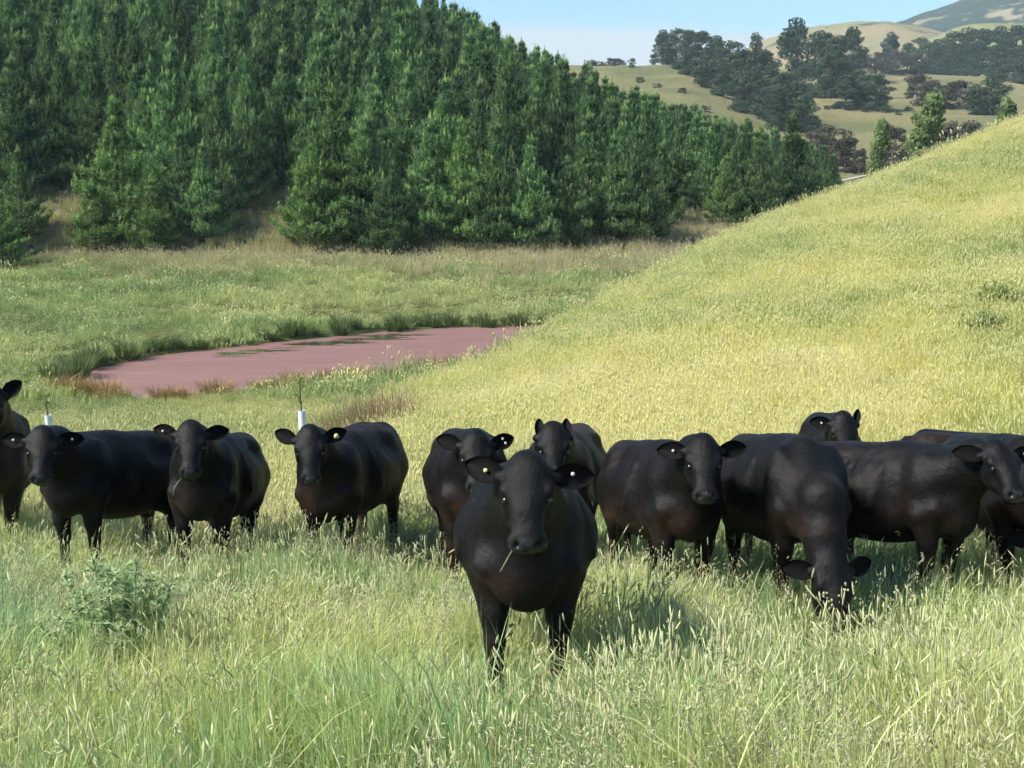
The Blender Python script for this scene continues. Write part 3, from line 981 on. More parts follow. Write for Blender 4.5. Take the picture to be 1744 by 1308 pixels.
STRAWS = []
COWS = [
    dict(fat=0.97, px=-14, Y=12.8, turn=-20, head_yaw=-4, neck_yaw=-2, label='cow cut off by the left edge of the photo, only brown-black shoulder and head showing', brown=.20, ears=(42, 38), size=1.14, neck_el=52, seed=1),
    dict(neck_el=30, px=192, Y=11.6, turn=24, head_yaw=40, neck_yaw=14, label='big black cow at the left, body side-on, head turned to the camera', ears=(0, 0), tags=((1, 'wb', .12, -.0), (-1, 'wb', .12, 0)), size=1.02, brown=-.06, fat=0.95, seed=2),
    dict(fat=0.95, straw_label='bent grass stem hanging from the mouth of the third cow from the left', straw=((.47, -.06, -.05), (.52, -.10, -.02), (.58, -.14, -.02), (.64, -.15, -.03)), neck_el=38, px=368, Y=11.4, turn=2, head_yaw=14, neck_yaw=4, label='black cow with a grass stem hanging at its mouth, third from the left', ears=(8, 14), tags=((-1, 'wb', .13, 0.0),), size=1.0, seed=3),
    dict(neck_el=42, fat=0.95, px=602, Y=11.7, turn=16, head_yaw=22, neck_yaw=8, label='brownish black cow below the tree guard, two pale tags in one ear', ears=(12, 18), tags=((1, 'wb', .13, .02), (1, 'yf', .12, -.01)), brown=.12, size=1.0, seed=4),
    dict(fat=0.97, neck_el=30, px=800, Y=11.1, turn=-6, head_yaw=-2, neck_yaw=-2, label='black cow looking over the front cow with its ears spread wide', ears=(14, 14), tags=((1, 'wb', .13, .02), (1, 'wb', .12, -.02)), brown=.06, size=1.03, seed=5),
    dict(fat=0.97, neck_el=41, px=958, Y=11.4, turn=8, head_yaw=10, neck_yaw=2, label='brown-backed cow half hidden behind the front cow, ears pricked straight up like horns', ears=(82, 82), brown=.26, size=1.02, seed=6),
    dict(hairs=110000, straw_label='pale grass straw sticking out of the mouth of the foremost cow', straw=((.47, -.075, -.06), (.54, -.11, -.03), (.60, -.14, -.01)), neck_el=36, px=896, Y=6.98, turn=0, head_yaw=-1, neck_yaw=0, label='large black cow standing foremost in the centre and facing the camera', ears=(-4, 16), tags=((-1, 'yb', .10, 0.0), (1, 'wb', .11, -.012)), brown=.0, fat=1.04, size=1.0, h=.0125, seed=7, head_pitch=68),
    dict(hairs=60000, neck_el=31, fat=0.95, px=1128, Y=9.9, turn=-14, head_yaw=-18, neck_yaw=-8, label='black cow right of the foremost cow, rump to the left and face to the camera', ears=(4, -2), tags=((-1, 'wb', .10, 0.0),), brown=.05, size=1.0, h=.014, seed=8),
    dict(hairs=60000, fat=0.97, head_pitch=70, px=1336, Y=9.6, turn=-8, head_yaw=2, neck_yaw=-2, pose='graze', label='black cow grazing head-down behind white flowering weeds', ears=(10, 4), brown=.02, size=1.03, h=.014, seed=9, poll_z=0.47),
    dict(fat=0.95, px=1412, Y=12.4, turn=8, head_yaw=4, neck_yaw=0, label='cow at the back showing only head and shoulders, one ear pricked up', ears=(64, 2), tags=((-1, 'wb', .1, 0.0),), size=0.93, neck_el=54, seed=10),
    dict(hairs=60000, fat=0.95, px=1522, Y=9.9, turn=-36, head_yaw=-26, neck_yaw=-8, label='black cow seen side-on at the right with head lowered towards the photo edge', ears=(0, 10), tags=((1, 'wb', .12, -.01),), brown=.04, size=1.0, h=.014, neck_el=28, head_pitch=56, seed=11),
    dict(fat=0.97, px=1660, Y=12.1, turn=-70, head_yaw=-20, neck_yaw=-5, pose='graze', label='rusty-backed cow behind the side-on cow, only its back line showing', brown=0.08, size=0.9, seed=12),
    dict(fat=0.97, px=1705, Y=10.5, turn=-4, head_yaw=0, neck_yaw=-3, pose='graze', label='black cow grazing at the right edge behind the side-on cow', ears=(0, 0), size=1.02, seed=13),
]
for s_ in COWS:
    build_cow(s_)

# ------------------------------------------------------------------ trees
def tri_fan(centres, dirs, L, W, r):
    """one thin triangle per centre along dirs"""
    n_ = len(centres)
    side = np.cross(dirs, r.normal(size=(n_, 3))); side /= np.linalg.norm(side, axis=1)[:, None] + 1e-9
    a = centres - side * (W / 2)[:, None]; b_ = centres + side * (W / 2)[:, None]; c = centres + dirs * L[:, None]
    v = np.stack([a, b_, c], 1).reshape(-1, 3)
    return v, np.arange(3 * n_).reshape(-1, 3)


def pine_meshes(seed, H=10.0, R0=.235, lean=0.0, thin=1.0):
    r = np.random.default_rng(seed)
    tr = Geo()
    zz = np.linspace(-.4, H * .985, 10)
    bend = np.cumsum(r.normal(0, .03, (10, 2)), 0)
    axis = np.stack([bend[:, 0] + lean * zz, bend[:, 1], zz], 1)
    tr.tube(axis, np.interp(zz, [0, H], [.017 * H, .012]), 7)
    C_, D_, L_, W_, S_ = [], [], [], [], []
    z = .25
    while z < H - .15:
        f = z / H
        prof = (1 - f) ** 1.04 * (1 - .25 * math.exp(-f / .05)) * H * R0 + .10
        nb = r.integers(6, 9) if f < .9 else 5
        az0 = r.uniform(0, 6.28)
        c0 = np.array([np.interp(z, zz, axis[:, 0]), np.interp(z, zz, axis[:, 1]), z])
        for k in range(nb):
            az = az0 + k * 6.283 / nb + r.normal(0, .22)
            Lb = prof * r.uniform(.5, 1.2) * (1.15 if r.random() < .2 else 1)
            e0 = R(np.interp(f, [0, .5, 1], [8, 26, 62])) + r.normal(0, .1)
            e1 = e0 + R(r.uniform(28, 52))
            d = np.array([math.cos(az), math.sin(az)])
            ts = np.linspace(0, 1, 7); es = e0 + (e1 - e0) * ts ** 1.4
            hor = np.concatenate([[0], np.cumsum(np.cos(es[:-1]) * Lb / 6)]); ver = np.concatenate([[0], np.cumsum(np.sin(es[:-1]) * Lb / 6)])
            P = c0 + np.stack([hor * d[0], hor * d[1], ver], 1)
            tr.tube(P[[0, 3, 6]], [.035 * (1 - f) + .01, .018 * (1 - f) + .008, .006], 4)
            nt = max(3, int(Lb / .27))
            for t in np.linspace(.25, 1, nt):
                base = np.array([np.interp(t, ts, P[:, i]) for i in range(3)])
                e = np.interp(t, ts, es)
                for sgn in ((0,) if t > .97 else (-1, 1, 0) if t > .5 else (-1, 1)):
                    off = sgn * (1 - t) * Lb * .55 + sgn * .1
                    b_ = base + np.array([-d[1], d[0], 0]) * off * r.uniform(.5, 1.1) + r.normal(0, .05, 3)
                    ax = np.array([d[0] * math.cos(e + .35) - d[1] * sgn * .45, d[1] * math.cos(e + .35) + d[0] * sgn * .45, math.sin(e + .35) + .25])
                    ax /= np.linalg.norm(ax)
                    ls = r.uniform(.24, .46) * (1.25 if t > .97 else 1)
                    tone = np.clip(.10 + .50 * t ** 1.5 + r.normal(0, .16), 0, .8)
                    for s in np.linspace(0, 1, 3):
                        m_ = 4
                        dd = ax[None] * .75 + r.normal(0, .55, (m_, 3)); dd /= np.linalg.norm(dd, axis=1)[:, None]
                        C_.append(np.repeat((b_ + ax * ls * s)[None], m_, 0)); D_.append(dd)
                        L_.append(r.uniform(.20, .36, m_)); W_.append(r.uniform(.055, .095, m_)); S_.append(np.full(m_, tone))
                    if t > .6 and r.random() < .65:   # pale upright candle of new growth
                        m_ = 3
                        dd = np.array([0, 0, 1.]) + r.normal(0, .14, (m_, 3)); dd /= np.linalg.norm(dd, axis=1)[:, None]
                        C_.append(np.repeat((b_ + ax * ls * .8)[None], m_, 0)); D_.append(dd)
                        L_.append(r.uniform(.3, .55, m_)); W_.append(np.full(m_, .085)); S_.append(np.full(m_, r.uniform(.75, 1)))
        z += r.uniform(.40, .72) * (1.3 if f > .75 else 1)
    # leader
    for k in range(34):
        dd = np.array([[0, 0, 1.]]) + r.normal(0, .22, (1, 3)); dd /= np.linalg.norm(dd)
        C_.append(axis[-1][None] + [[0, 0, r.uniform(-1.0, .75)]]); D_.append(dd); L_.append(np.array([.3])); W_.append(np.array([.055])); S_.append(np.array([.85]))
    for k in range(5):      # pale leader shoot
        dd = np.array([[0, 0, 1.]]) + r.normal(0, .05, (1, 3)); dd /= np.linalg.norm(dd)
        C_.append(axis[-1][None] + [[0, 0, -.3]]); D_.append(dd); L_.append(np.array([r.uniform(.9, 1.25)])); W_.append(np.array([.12])); S_.append(np.array([.95]))
    C_, D_, L_, W_, S_ = map(np.concatenate, (C_, D_, L_, W_, S_))
    v, t = tri_fan(C_, D_, L_, W_, r)
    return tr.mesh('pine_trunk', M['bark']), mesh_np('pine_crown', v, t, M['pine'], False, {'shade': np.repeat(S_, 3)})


PINES = [pine_meshes(100 + i, 10.0, R0) for i, R0 in enumerate((.32, .29, .27, .31, .25, .36))]
YOUNG = []
for t_, c_ in PINES:
    c2 = c_.copy(); c2.materials[0] = M['pine_young']; YOUNG.append((t_, c2))
print('pine tris', [len(c.polygons) for _, c in PINES])


def put_tree(name, meshes, loc, sc, rz, label, cat, group, wide=1.0):
    root = link(name, None)
    root.location = loc; root.rotation_euler = (0, 0, rz); root.scale = (sc * wide, sc * wide, sc)
    tag(root, label, cat, group)
    link('trunk', meshes[0], root); link('crown', meshes[1], root)
    return root


# trees that stand out along the lower edge of the plantation: (px, base row, top row, variant, wide, label)
EDGE = [
    (8, 462, 318, 5, 1.05, 'bright green young pine at the left edge of the photo, lowest of the plantation'),
    (-30, 440, 250, 3, 1.1, 'dark pine half cut off by the left photo edge'),
    (38, 405, 246, 1, 1.0, 'dark pine behind the lowest left pine, its tip bare and pale'),
    (165, 420, 298, 0, 1.15, 'pale grey-green young pine, leftmost of the group beyond the grassy gap'),
    (208, 402, 165, 2, 1.2, 'tall light green pine rising behind the two small pines left of centre'),
    (262, 426, 300, 5, 1.1, 'small bright yellow-green pine in front of the left group'),
    (352, 406, 238, 3, 1.0, 'dark blue-green pine standing right of the small bright pine'),
    (310, 395, 215, 1, 1.0, 'dark pine behind the small bright pine of the left group'),
    (535, 417, 205, 0, 1.05, 'bushy bright pine at the right side of the grassy notch in the plantation edge'),
    (575, 405, 150, 2, 1.15, 'tall lit pine just behind the bushy bright pine near the grassy notch'),
    (672, 433, 268, 5, .95, 'short dark pine standing farthest forward in the middle of the plantation edge'),
    (630, 412, 190, 1, 1.0, 'pine filling the gap between the tall lit pine and the short forward pine'),
    (735, 410, 190, 4, 1.15, 'slim pine right of the short forward pine'),
    (790, 413, 200, 2, 1.1, 'pine with yellowish tips right of the slim pine'),
    (845, 416, 205, 3, 1.0, 'broad dark pine in the middle right of the plantation edge'),
    (905, 418, 228, 0, 1.0, 'dark pine with low spreading branches above the pond end'),
    (965, 418, 262, 5, 1.0, 'round dark pine right of the pond end'),
    (1000, 402, 185, 1, 1.15, 'tall pine behind the round dark pine'),
    (1085, 412, 218, 0, 1.0, 'dark pine leaning over the bare brown bank at the right end of the plantation'),
    (1045, 408, 225, 3, 1.0, 'dark pine left of the one leaning over the brown bank'),
    (1125, 385, 240, 5, 1.0, 'dark pine above the bare brown bank'),
    (1185, 352, 195, 2, 1.2, 'pale tipped pine behind the bare brown bank'),
    (1235, 385, 262, 0, 1.05, 'light green bushy pine by the foot of the grassy hill'),
    (1290, 392, 232, 3, 1.0, 'large dark pine rising from behind the grassy hill'),
    (1345, 384, 190, 1, 1.1, 'tall dark pine rising from behind the grassy hill'),
    (1400, 350, 245, 0, 1.05, 'rightmost dark pine of the plantation, behind the grassy hill'),
    (1210, 365, 215, 4, 1.2, 'slim pine between the pale tipped pine and the light bushy pine'),
]
placed = []
for i, (px, pb, pt, var, wide, lab) in enumerate(EDGE):
    p = hit(px, pb, 60.0, 300.0)
    if p is None: p = ground_at(px, 100.0)
    depth = p[1] * cp - (p[2] - CAM_Z) * sp
    Hm = (pb - pt) / FPX * depth
    put_tree('pine_tree', (YOUNG if i in (0, 3, 4, 5, 8, 9, 13, 22) else PINES)[var], (p[0], p[1], p[2] - .15), Hm / 10.6, rng.uniform(0, 6.28), lab, 'pine tree', 'pines of the hillside plantation', wide * 1.28)
    placed.append((p[0], p[1]))

SKYL = [(-400, -400), (500, -120), (720, -6), (800, 22), (860, 60), (900, 78), (960, 105), (1010, 125), (1060, 148), (1130, 170), (1200, 196), (1280, 215), (1370, 232), (1420, 262), (1440, 330)]
cand = []
yy = 86.0
while yy < 250:
    step = 4.0 + (yy - 86) * .012
    xs = np.arange(-.75 * yy - 8, 38, step)
    for x in xs:
        cand.append((x + rng.normal(0, step * .22), yy + rng.normal(0, step * .25)))
    yy += step * .92
ind, rest = [], []
for x, y in cand:
    z = tz(x, y)
    depth = y * cp - (z - CAM_Z) * sp
    px = 872 + x / depth * FPX
    upc = y * sp + (z - CAM_Z) * cp
    pb = 654 - upc / depth * FPX
    if px > 1440 or px < -760: continue
    if any((x - a) ** 2 + (y - b_) ** 2 < 3.6 for a, b_ in placed): continue
    if 45 < px < 165 and pb > 290: continue                 # grassy gap on the left
    if px < 60 and pb > (330 if px > -120 else 170): continue
    if 400 < px < 500 and pb > 345: continue                # grassy notch
    if pb > 385: continue
    if 1120 < px < 1200 and pb > 352: continue
    limit = np.interp(px, [p[0] for p in SKYL], [p[1] for p in SKYL])
    hpx = rng.uniform(7.6, 12.6) / depth * FPX
    top = pb - hpx
    jit = abs(rng.normal(0, 13)) - 8
    if top < limit + jit: 
        hpx = pb - (limit + jit)
        if hpx / FPX * depth < 5.0: continue
    Hm = hpx / FPX * depth
    inview = -40 < px < 1440 and pb > -10
    (ind if inview else rest).append((x, y, z, Hm, depth))
ind.sort(key=lambda a: a[1])
N_IND = 272
rest += ind[N_IND:]
ind = ind[:N_IND]
print('pines individual', len(ind) + len(EDGE), 'rest', len(rest))
for x, y, z, Hm, dep in ind:
    var = int(rng.integers(0, 6))
    put_tree('pine_tree', PINES[var], (x, y, z - .2), Hm / 10.6, rng.uniform(0, 6.28), 'dark green pine packed among its neighbours up the plantation hillside', 'pine tree', 'pines packed on the plantation hillside', rng.uniform(1.0, 1.3))


# ---- instancing of grass and far forest (kind: stuff)
PROTO = {}


def scatter(name, protos, pos, rot, scl, vi, tint, kind='stuff', label=None):
    """one object whose geometry nodes put a chosen prototype mesh at every point"""
    col = bpy.data.collections.new(name + '_kinds')
    for i, me in enumerate(protos):
        o = bpy.data.objects.new('%s_kind_%02d' % (name, i), me); col.objects.link(o)
    me = bpy.data.meshes.new(name)
    n_ = len(pos)
    me.vertices.add(n_); me.vertices.foreach_set('co', np.asarray(pos, np.float32).ravel())
    a = me.attributes.new('rot', 'FLOAT_VECTOR', 'POINT'); a.data.foreach_set('vector', np.asarray(rot, np.float32).ravel())
    a = me.attributes.new('scl', 'FLOAT_VECTOR', 'POINT'); a.data.foreach_set('vector', np.asarray(scl, np.float32).ravel())
    a = me.attributes.new('vi', 'INT', 'POINT'); a.data.foreach_set('value', np.asarray(vi, np.int32))
    t4 = np.concatenate([np.asarray(tint, np.float32), np.ones((n_, 1), np.float32)], 1)
    a = me.attributes.new('tint', 'FLOAT_COLOR', 'POINT'); a.data.foreach_set('color', t4.ravel())
    ob = link(name, me)
    tag(ob, label, None, None, kind)
    ng = bpy.data.node_groups.new(name + '_scatter', 'GeometryNodeTree')
    ng.interface.new_socket('Geometry', in_out='INPUT', socket_type='NodeSocketGeometry')
    ng.interface.new_socket('Geometry', in_out='OUTPUT', socket_type='NodeSocketGeometry')
    n, l = ng.nodes, ng.links
    gi = n.new('NodeGroupInput'); go = n.new('NodeGroupOutput')
    ip = n.new('GeometryNodeInstanceOnPoints')
    ci = n.new('GeometryNodeCollectionInfo'); ci.inputs['Collection'].default_value = col
    ci.inputs['Separate Children'].default_value = True; ci.inputs['Reset Children'].default_value = True
    def attr(nm, typ):
        k = n.new('GeometryNodeInputNamedAttribute'); k.data_type = typ; k.inputs['Name'].default_value = nm
        return next(s for s in k.outputs if s.enabled and s.name == 'Attribute')
    l.new(gi.outputs[0], ip.inputs['Points']); l.new(ci.outputs[0], ip.inputs['Instance'])
    ip.inputs['Pick Instance'].default_value = True
    l.new(attr('vi', 'INT'), ip.inputs['Instance Index'])
    er = n.new('FunctionNodeEulerToRotation'); l.new(attr('rot', 'FLOAT_VECTOR'), er.inputs[0]); l.new(er.outputs[0], ip.inputs['Rotation'])
    l.new(attr('scl', 'FLOAT_VECTOR'), ip.inputs['Scale'])
    l.new(ip.outputs[0], go.inputs[0])
    md = ob.modifiers.new('scatter', 'NODES'); md.node_group = ng
    return ob


if rest:
    rr_ = np.array(rest)
    k_ = len(rr_)
    sc_ = rr_[:, 3] / 10.0
    scatter('pine_forest', [c for _, c in PINES], rr_[:, :3] - [0, 0, .2], np.stack([np.zeros(k_), np.zeros(k_), rng.uniform(0, 6.28, k_)], 1),
            np.stack([sc_ * 1.05, sc_ * 1.05, sc_], 1), rng.integers(0, 6, k_), np.ones((k_, 3)), label='farther pines of the plantation reading as one dark mass')


# ---- broad trees on the far slopes
def crown_tree(seed, H, blobs, n_leaf, leaf, mat, bark, flat=.75, trunk_r=.03, limbs=7):
    """blobs: list of (x, y, z, rx, ry, rz) clumps in metres; leaves scattered over each clump's shell"""
    r = np.random.default_rng(seed)
    g = Geo()
    top = max(b[2] for b in blobs)
    zz = np.linspace(-.5, top * .8, 6)
    g.tube(np.stack([np.cumsum(r.normal(0, .08, 6)), np.cumsum(r.normal(0, .08, 6)), zz], 1), np.linspace(trunk_r * H, trunk_r * H * .3, 6), 8)
    for b in sorted(blobs, key=lambda b: -b[3])[:limbs]:
        p0 = np.array([0, 0, max(.12 * H, b[2] * .55)]); p1 = np.array(b[:3])
        g.tube([p0, (p0 + p1) / 2 + [0, 0, .02 * H], p1], [trunk_r * H * .45, trunk_r * H * .3, .03], 5)
    vol = np.array([b[3] * b[4] * b[5] for b in blobs]) ** .67
    ns = np.maximum(30, (n_leaf * vol / vol.sum()).astype(int))
    V, T, S = [], [], []; n0 = 0
    for b, k in zip(blobs, ns):
        d = r.normal(size=(k, 3)); d /= np.linalg.norm(d, axis=1)[:, None]
        rad = np.clip(1 - np.abs(r.normal(0, .2, k)), .3, 1.15)
        c = np.array(b[:3]) + d * rad[:, None] * np.array(b[3:])
        nn = d * np.array([1, 1, 1.3]) + r.normal(0, .6, (k, 3)); nn /= np.linalg.norm(nn, axis=1)[:, None]
        a = np.cross(nn, r.normal(size=(k, 3))); a /= np.linalg.norm(a, axis=1)[:, None]
        b2 = np.cross(nn, a)
        L = leaf * r.uniform(.6, 1.5, k)[:, None]
        quad = np.stack([c - a * L, c - b2 * L * flat, c + a * L, c + b2 * L * flat], 1)
        V.append(quad.reshape(-1, 3)); T.append(np.arange(4 * k).reshape(-1, 4) + n0); n0 += 4 * k
        tone = np.clip(.35 + r.normal(0, .12) + r.normal(0, .16, k), 0, .75)
        S.append(np.repeat(tone, 4))
    return g.mesh('tree_trunk', bark), mesh_np('tree_crown', np.concatenate(V), np.concatenate(T), mat, False, {'shade': np.concatenate(S)})


def blobs_macro(seed, H, W):
    r = np.random.default_rng(seed); out = []
    for k in range(38):
        f = r.uniform(.05, .92); a = r.uniform(0, 6.28)
        rad = W * .5 * (1 - max(0, f - .45) ** 1.5 * 1.9) * r.uniform(.25, .85)
        out.append((math.cos(a) * rad, math.sin(a) * rad, f * H, W * r.uniform(.14, .24), W * r.uniform(.14, .24), H * r.uniform(.05, .085)))
    out.append((0, 0, H * .92, W * .2, W * .2, H * .09))
    return out


def blobs_poplar(seed, H, W):
    r = np.random.default_rng(seed); out = []
    for k in range(44):
        f = r.uniform(.04, .96); a = r.uniform(0, 6.28)
        rad = W * .5 * math.sin(math.pi * min(1, f * .85 + .12)) * r.uniform(.1, .8)
        out.append((math.cos(a) * rad, math.sin(a) * rad, f * H, W * r.uniform(.13, .2), W * r.uniform(.13, .2), H * r.uniform(.06, .10)))
    return out


def blobs_round(seed, H, W):
    r = np.random.default_rng(seed); out = []
    for k in range(36):
        f = r.uniform(.08, .95); a = r.uniform(0, 6.28)
        rad = W * .5 * math.sqrt(max(0, 1 - ((f - .5) / .52) ** 2)) * r.uniform(.3, .9)
        out.append((math.cos(a) * rad, math.sin(a) * rad, f * H, W * r.uniform(.12, .2), W * r.uniform(.12, .2), H * r.uniform(.06, .10)))
    return out


MAC = [crown_tree(300 + i, 16, blobs_macro(300 + i, 16, W), 5200, .36, M['conifer'], M['bark'], .5, .03) for i, W in enumerate((12, 14, 10.5, 13))]
KAN = [crown_tree(320 + i, 9, blobs_round(320 + i, 9, W), 3600, .22, M['kanuka'], M['bark_grey'], .6, .022) for i, W in enumerate((8, 9.5, 7.5))]
POP = [crown_tree(340 + i, 12, blobs_poplar(340 + i, 12, W), 7000, .17, M['poplar'], M['bark_grey'], .8, .016) for i, W in enumerate((4.6, 5.4))]


def far_tree(name, meshes, H0, px, Y, top_row, label, cat, group, wide=1.0, base_row=None):
    """stand a tree on the ground at column px and distance Y, tall enough to reach a photograph row"""
    if base_row is not None:
        p = hit(px, base_row, 150.0, 1000.0)
        if p is None: p = ground_at(px, Y)
    else:
        p = ground_at(px, Y)
    tip = at(px, top_row, p[1])
    Hm = max(2.0, tip[2] - p[2])
    put_tree(name, meshes, (p[0], p[1], p[2] - .1), Hm / H0, rng.uniform(0, 6.28), label, cat, group, wide)


belt = 'dark conifer in the dense shelterbelt running down the far slope'
for (px, Y, top, w) in [(1113, 455, 100, .8), (1128, 450, 50, 1.0), (1150, 440, 47, .95), (1172, 430, 50, 1), (1195, 420, 52, 1), (1218, 405, 60, 1), (1240, 392, 68, 1), (1262, 380, 80, 1), (1283, 365, 88, 1.0),
                        (1200, 385, 92, .9), (1230, 370, 105, .9), (1258, 352, 120, .9), (1290, 345, 108, 1), (1312, 338, 112, 1), (1335, 330, 122, 1), (1355, 322, 138, 1), (1372, 316, 160, 1), (1325, 318, 150, .9), (1170, 412, 78, .8), (1300, 400, 84, .9)]:
    far_tree('conifer_tree', MAC[int(rng.integers(0, 4))], 16, px, Y, top, belt, 'conifer tree', 'shelterbelt conifers on the far slope', w)
for (px, Y, top, w, lab) in [(1285, 470, 55, .6, 'small round-topped conifer poking above the shelterbelt against the sky'),
                             (1352, 450, 30, .85, 'tall pointed conifer standing highest above the far slope'),
                             (1395, 425, 52, 1.0, 'broad dark conifer beside the tall pointed conifer'),
                             (1425, 420, 60, 1.0, 'dark conifer second beside the tall pointed conifer'),
                             (1448, 440, 45, .7, 'narrow conifer tip rising behind the central far clump'),
                             (1415, 385, 85, 1.1, 'spreading conifer low in the central far clump'),
                             (1450, 390, 92, 1.0, 'conifer at the right side of the central far clump'),
                             (1462, 365, 118, 1.0, 'low dark conifer at the foot of the central far clump'),
                             (1495, 360, 125, 1.0, 'low dark conifer right of the foot of the central far clump'),
                             (1440, 362, 125, 1.0, 'dark conifer above the open paddock on the far slope')]:
    far_tree('conifer_tree', MAC[int(rng.integers(0, 4))], 16, px, Y, top, lab, 'conifer tree', 'conifers on the far slope', w)
for (px, Y, top, w) in [(1515, 620, 54, .8), (1545, 615, 72, .9), (1568, 610, 62, 1), (1594, 605, 66, 1), (1618, 600, 52, 1), (1645, 600, 46, 1), (1672, 595, 48, 1), (1700, 590, 44, 1), (1728, 580, 42, 1.1), (1760, 570, 46, 1.1), (1700, 545, 74, 1), (1728, 535, 80, 1), (1655, 570, 72, .9), (1620, 580, 78, .9), (1755, 530, 70, 1.1)]:
    far_tree('conifer_tree', MAC[int(rng.integers(0, 4))], 16, px, Y, top, 'dark conifer in the upper row below the scrubby mountain', 'conifer tree', 'upper row of dark conifers', w)
for (px, Y, top, w) in [(1500, 575, 88, 1), (1530, 570, 86, 1.1), (1562, 570, 90, 1), (1480, 540, 92, 1)]:
    far_tree('scrub_tree', KAN[int(rng.integers(0, 3))], 9, px, Y, top, 'brownish round tree in the clump below the upper conifer row', 'tree', 'brown trees under the conifer row', w * 1.3)
for (px, Y, top, w) in [(1562, 372, 126, 1), (1590, 368, 134, 1), (1612, 365, 140, .9), (1635, 370, 136, 1)]:
    far_tree('scrub_tree', KAN[int(rng.integers(0, 3))], 9, px, Y, top, 'dark rounded tree in the line along the middle of the far paddocks', 'tree', 'rounded trees along the far paddocks', w * 1.2)
far_tree('conifer_tree', MAC[1], 16, 1690, 350, 122, 'broad dark conifer alone above the small poplar', 'conifer tree', 'conifers on the far slope', 1.2)
far_tree('conifer_tree', MAC[2], 16, 1660, 352, 142, 'dark conifer left of the broad conifer above the small poplar', 'conifer tree', 'conifers on the far slope', 1.1)
# nearer trees behind the crest of the grassy hill
for (px, Y, top, w, lab) in [(1415, 215, 212, 1.1, 'rounded grey-brown tree left of the slim poplar, biggest of its kind'),
                             (1440, 210, 232, 1.0, 'grey-brown tree just right of the biggest rounded one'),
                             (1462, 205, 252, .9, 'small mauve-brown tree at the left foot of the slim poplar'),
                             (1390, 220, 222, 1.0, 'grey-brown tree behind the rightmost pine'),
                             (1520, 215, 212, .9, 'grey-brown tree directly behind the slim poplar'),
                             (1622, 215, 204, 1.0, 'dark rounded tree right of the tall poplar'),
                             (1648, 212, 206, .95, 'dark rounded tree between the two right-hand poplars'),
                             (1600, 218, 215, .9, 'grey-brown tree tucked behind the tall poplar')]:
    far_tree('scrub_tree', KAN[int(rng.integers(0, 3))], 9, px, Y, top, lab, 'tree', 'grey-brown trees beyond the grassy crest', w)
far_tree('poplar_tree', POP[0], 12, 1497, 150, 202, 'slim pale green poplar, leftmost of the poplars beyond the grassy crest', 'poplar tree', 'poplars beyond the grassy crest', .75)
far_tree('poplar_tree', POP[1], 12, 1577, 150, 158, 'tallest poplar, standing beyond the grassy crest', 'poplar tree', 'poplars beyond the grassy crest', .95)
far_tree('poplar_tree', POP[0], 12, 1706, 150, 168, 'small bright poplar at the right, its foot hidden by the grassy crest', 'poplar tree', 'poplars beyond the grassy crest', .8)
far_tree('scrub_tree', KAN[0], 9, 1076, 440, 98, 'lone round brown tree on the bare skyline hill left of the shelterbelt', 'tree', None, 1.05)
for (px, top) in [(1006, 101), (1016, 103), (1028, 104), (1041, 98), (1049, 99), (1056, 100)]:
    far_tree('scrub_tree', KAN[int(rng.integers(0, 3))], 9, px, 475, top, 'tiny tree on the bare skyline hill', 'tree', 'tiny trees on the bare skyline', 1.3)

for px, pb in [(1340, 172), (1362, 196), (1408, 186), (1436, 178), (1472, 190), (1530, 196), (1548, 188), (1618, 186), (1670, 176), (1500, 178), (1120, 150), (1162, 158), (1200, 190), (1090, 140)]:
    p = hit(px, pb, 180.0, 700.0)
    if p is None or p[1] > 650: continue
    put_tree('low_bush', KAN[int(rng.integers(0, 3))], (p[0], p[1], p[2] - .35), rng.uniform(.13, .24), rng.uniform(0, 6.28), 'small dark bush dotted on the open far paddocks', 'bush', 'bushes dotted on the far paddocks', 2.0)

# ------------------------------------------------------------------ grass
def blade_arrays(r, base, hgt, wid, lean, az, seg=3, curve=1.0):
    """ribbon blades: n blades -> verts, quads, tris"""
    n_ = len(hgt)
    ts = np.linspace(0, 1, seg + 1)
    d = np.stack([np.cos(az), np.sin(az), np.zeros(n_)], 1)
    wv = np.stack([-np.sin(az + r.normal(0, .7, n_)), np.cos(az + r.normal(0, .7, n_)), np.zeros(n_)], 1)
    V = []
    for i, t in enumerate(ts):
        out_ = lean * hgt * (t ** (1 + curve))
        up_ = hgt * (t - .25 * np.clip(lean, 0, 2) * t ** 3)
        c = base + d * out_[:, None] + np.array([0, 0, 1.])[None] * up_[:, None]
        if i < seg:
            w = wid * (1 - .55 * t)
            V += [c - wv * w[:, None] / 2, c + wv * w[:, None] / 2]
        else:
            V += [c]
    k = 2 * seg + 1
    v = np.stack(V, 1).reshape(-1, 3)
    b0 = np.arange(n_)[:, None] * k
    q = np.concatenate([b0 + np.array([2 * i, 2 * i + 1, 2 * i + 3, 2 * i + 2]) for i in range(seg - 1)]) if seg > 1 else np.zeros((0, 4), int)
    t_ = b0 + np.array([2 * seg - 2, 2 * seg - 1, 2 * seg])
    return v, q, t_


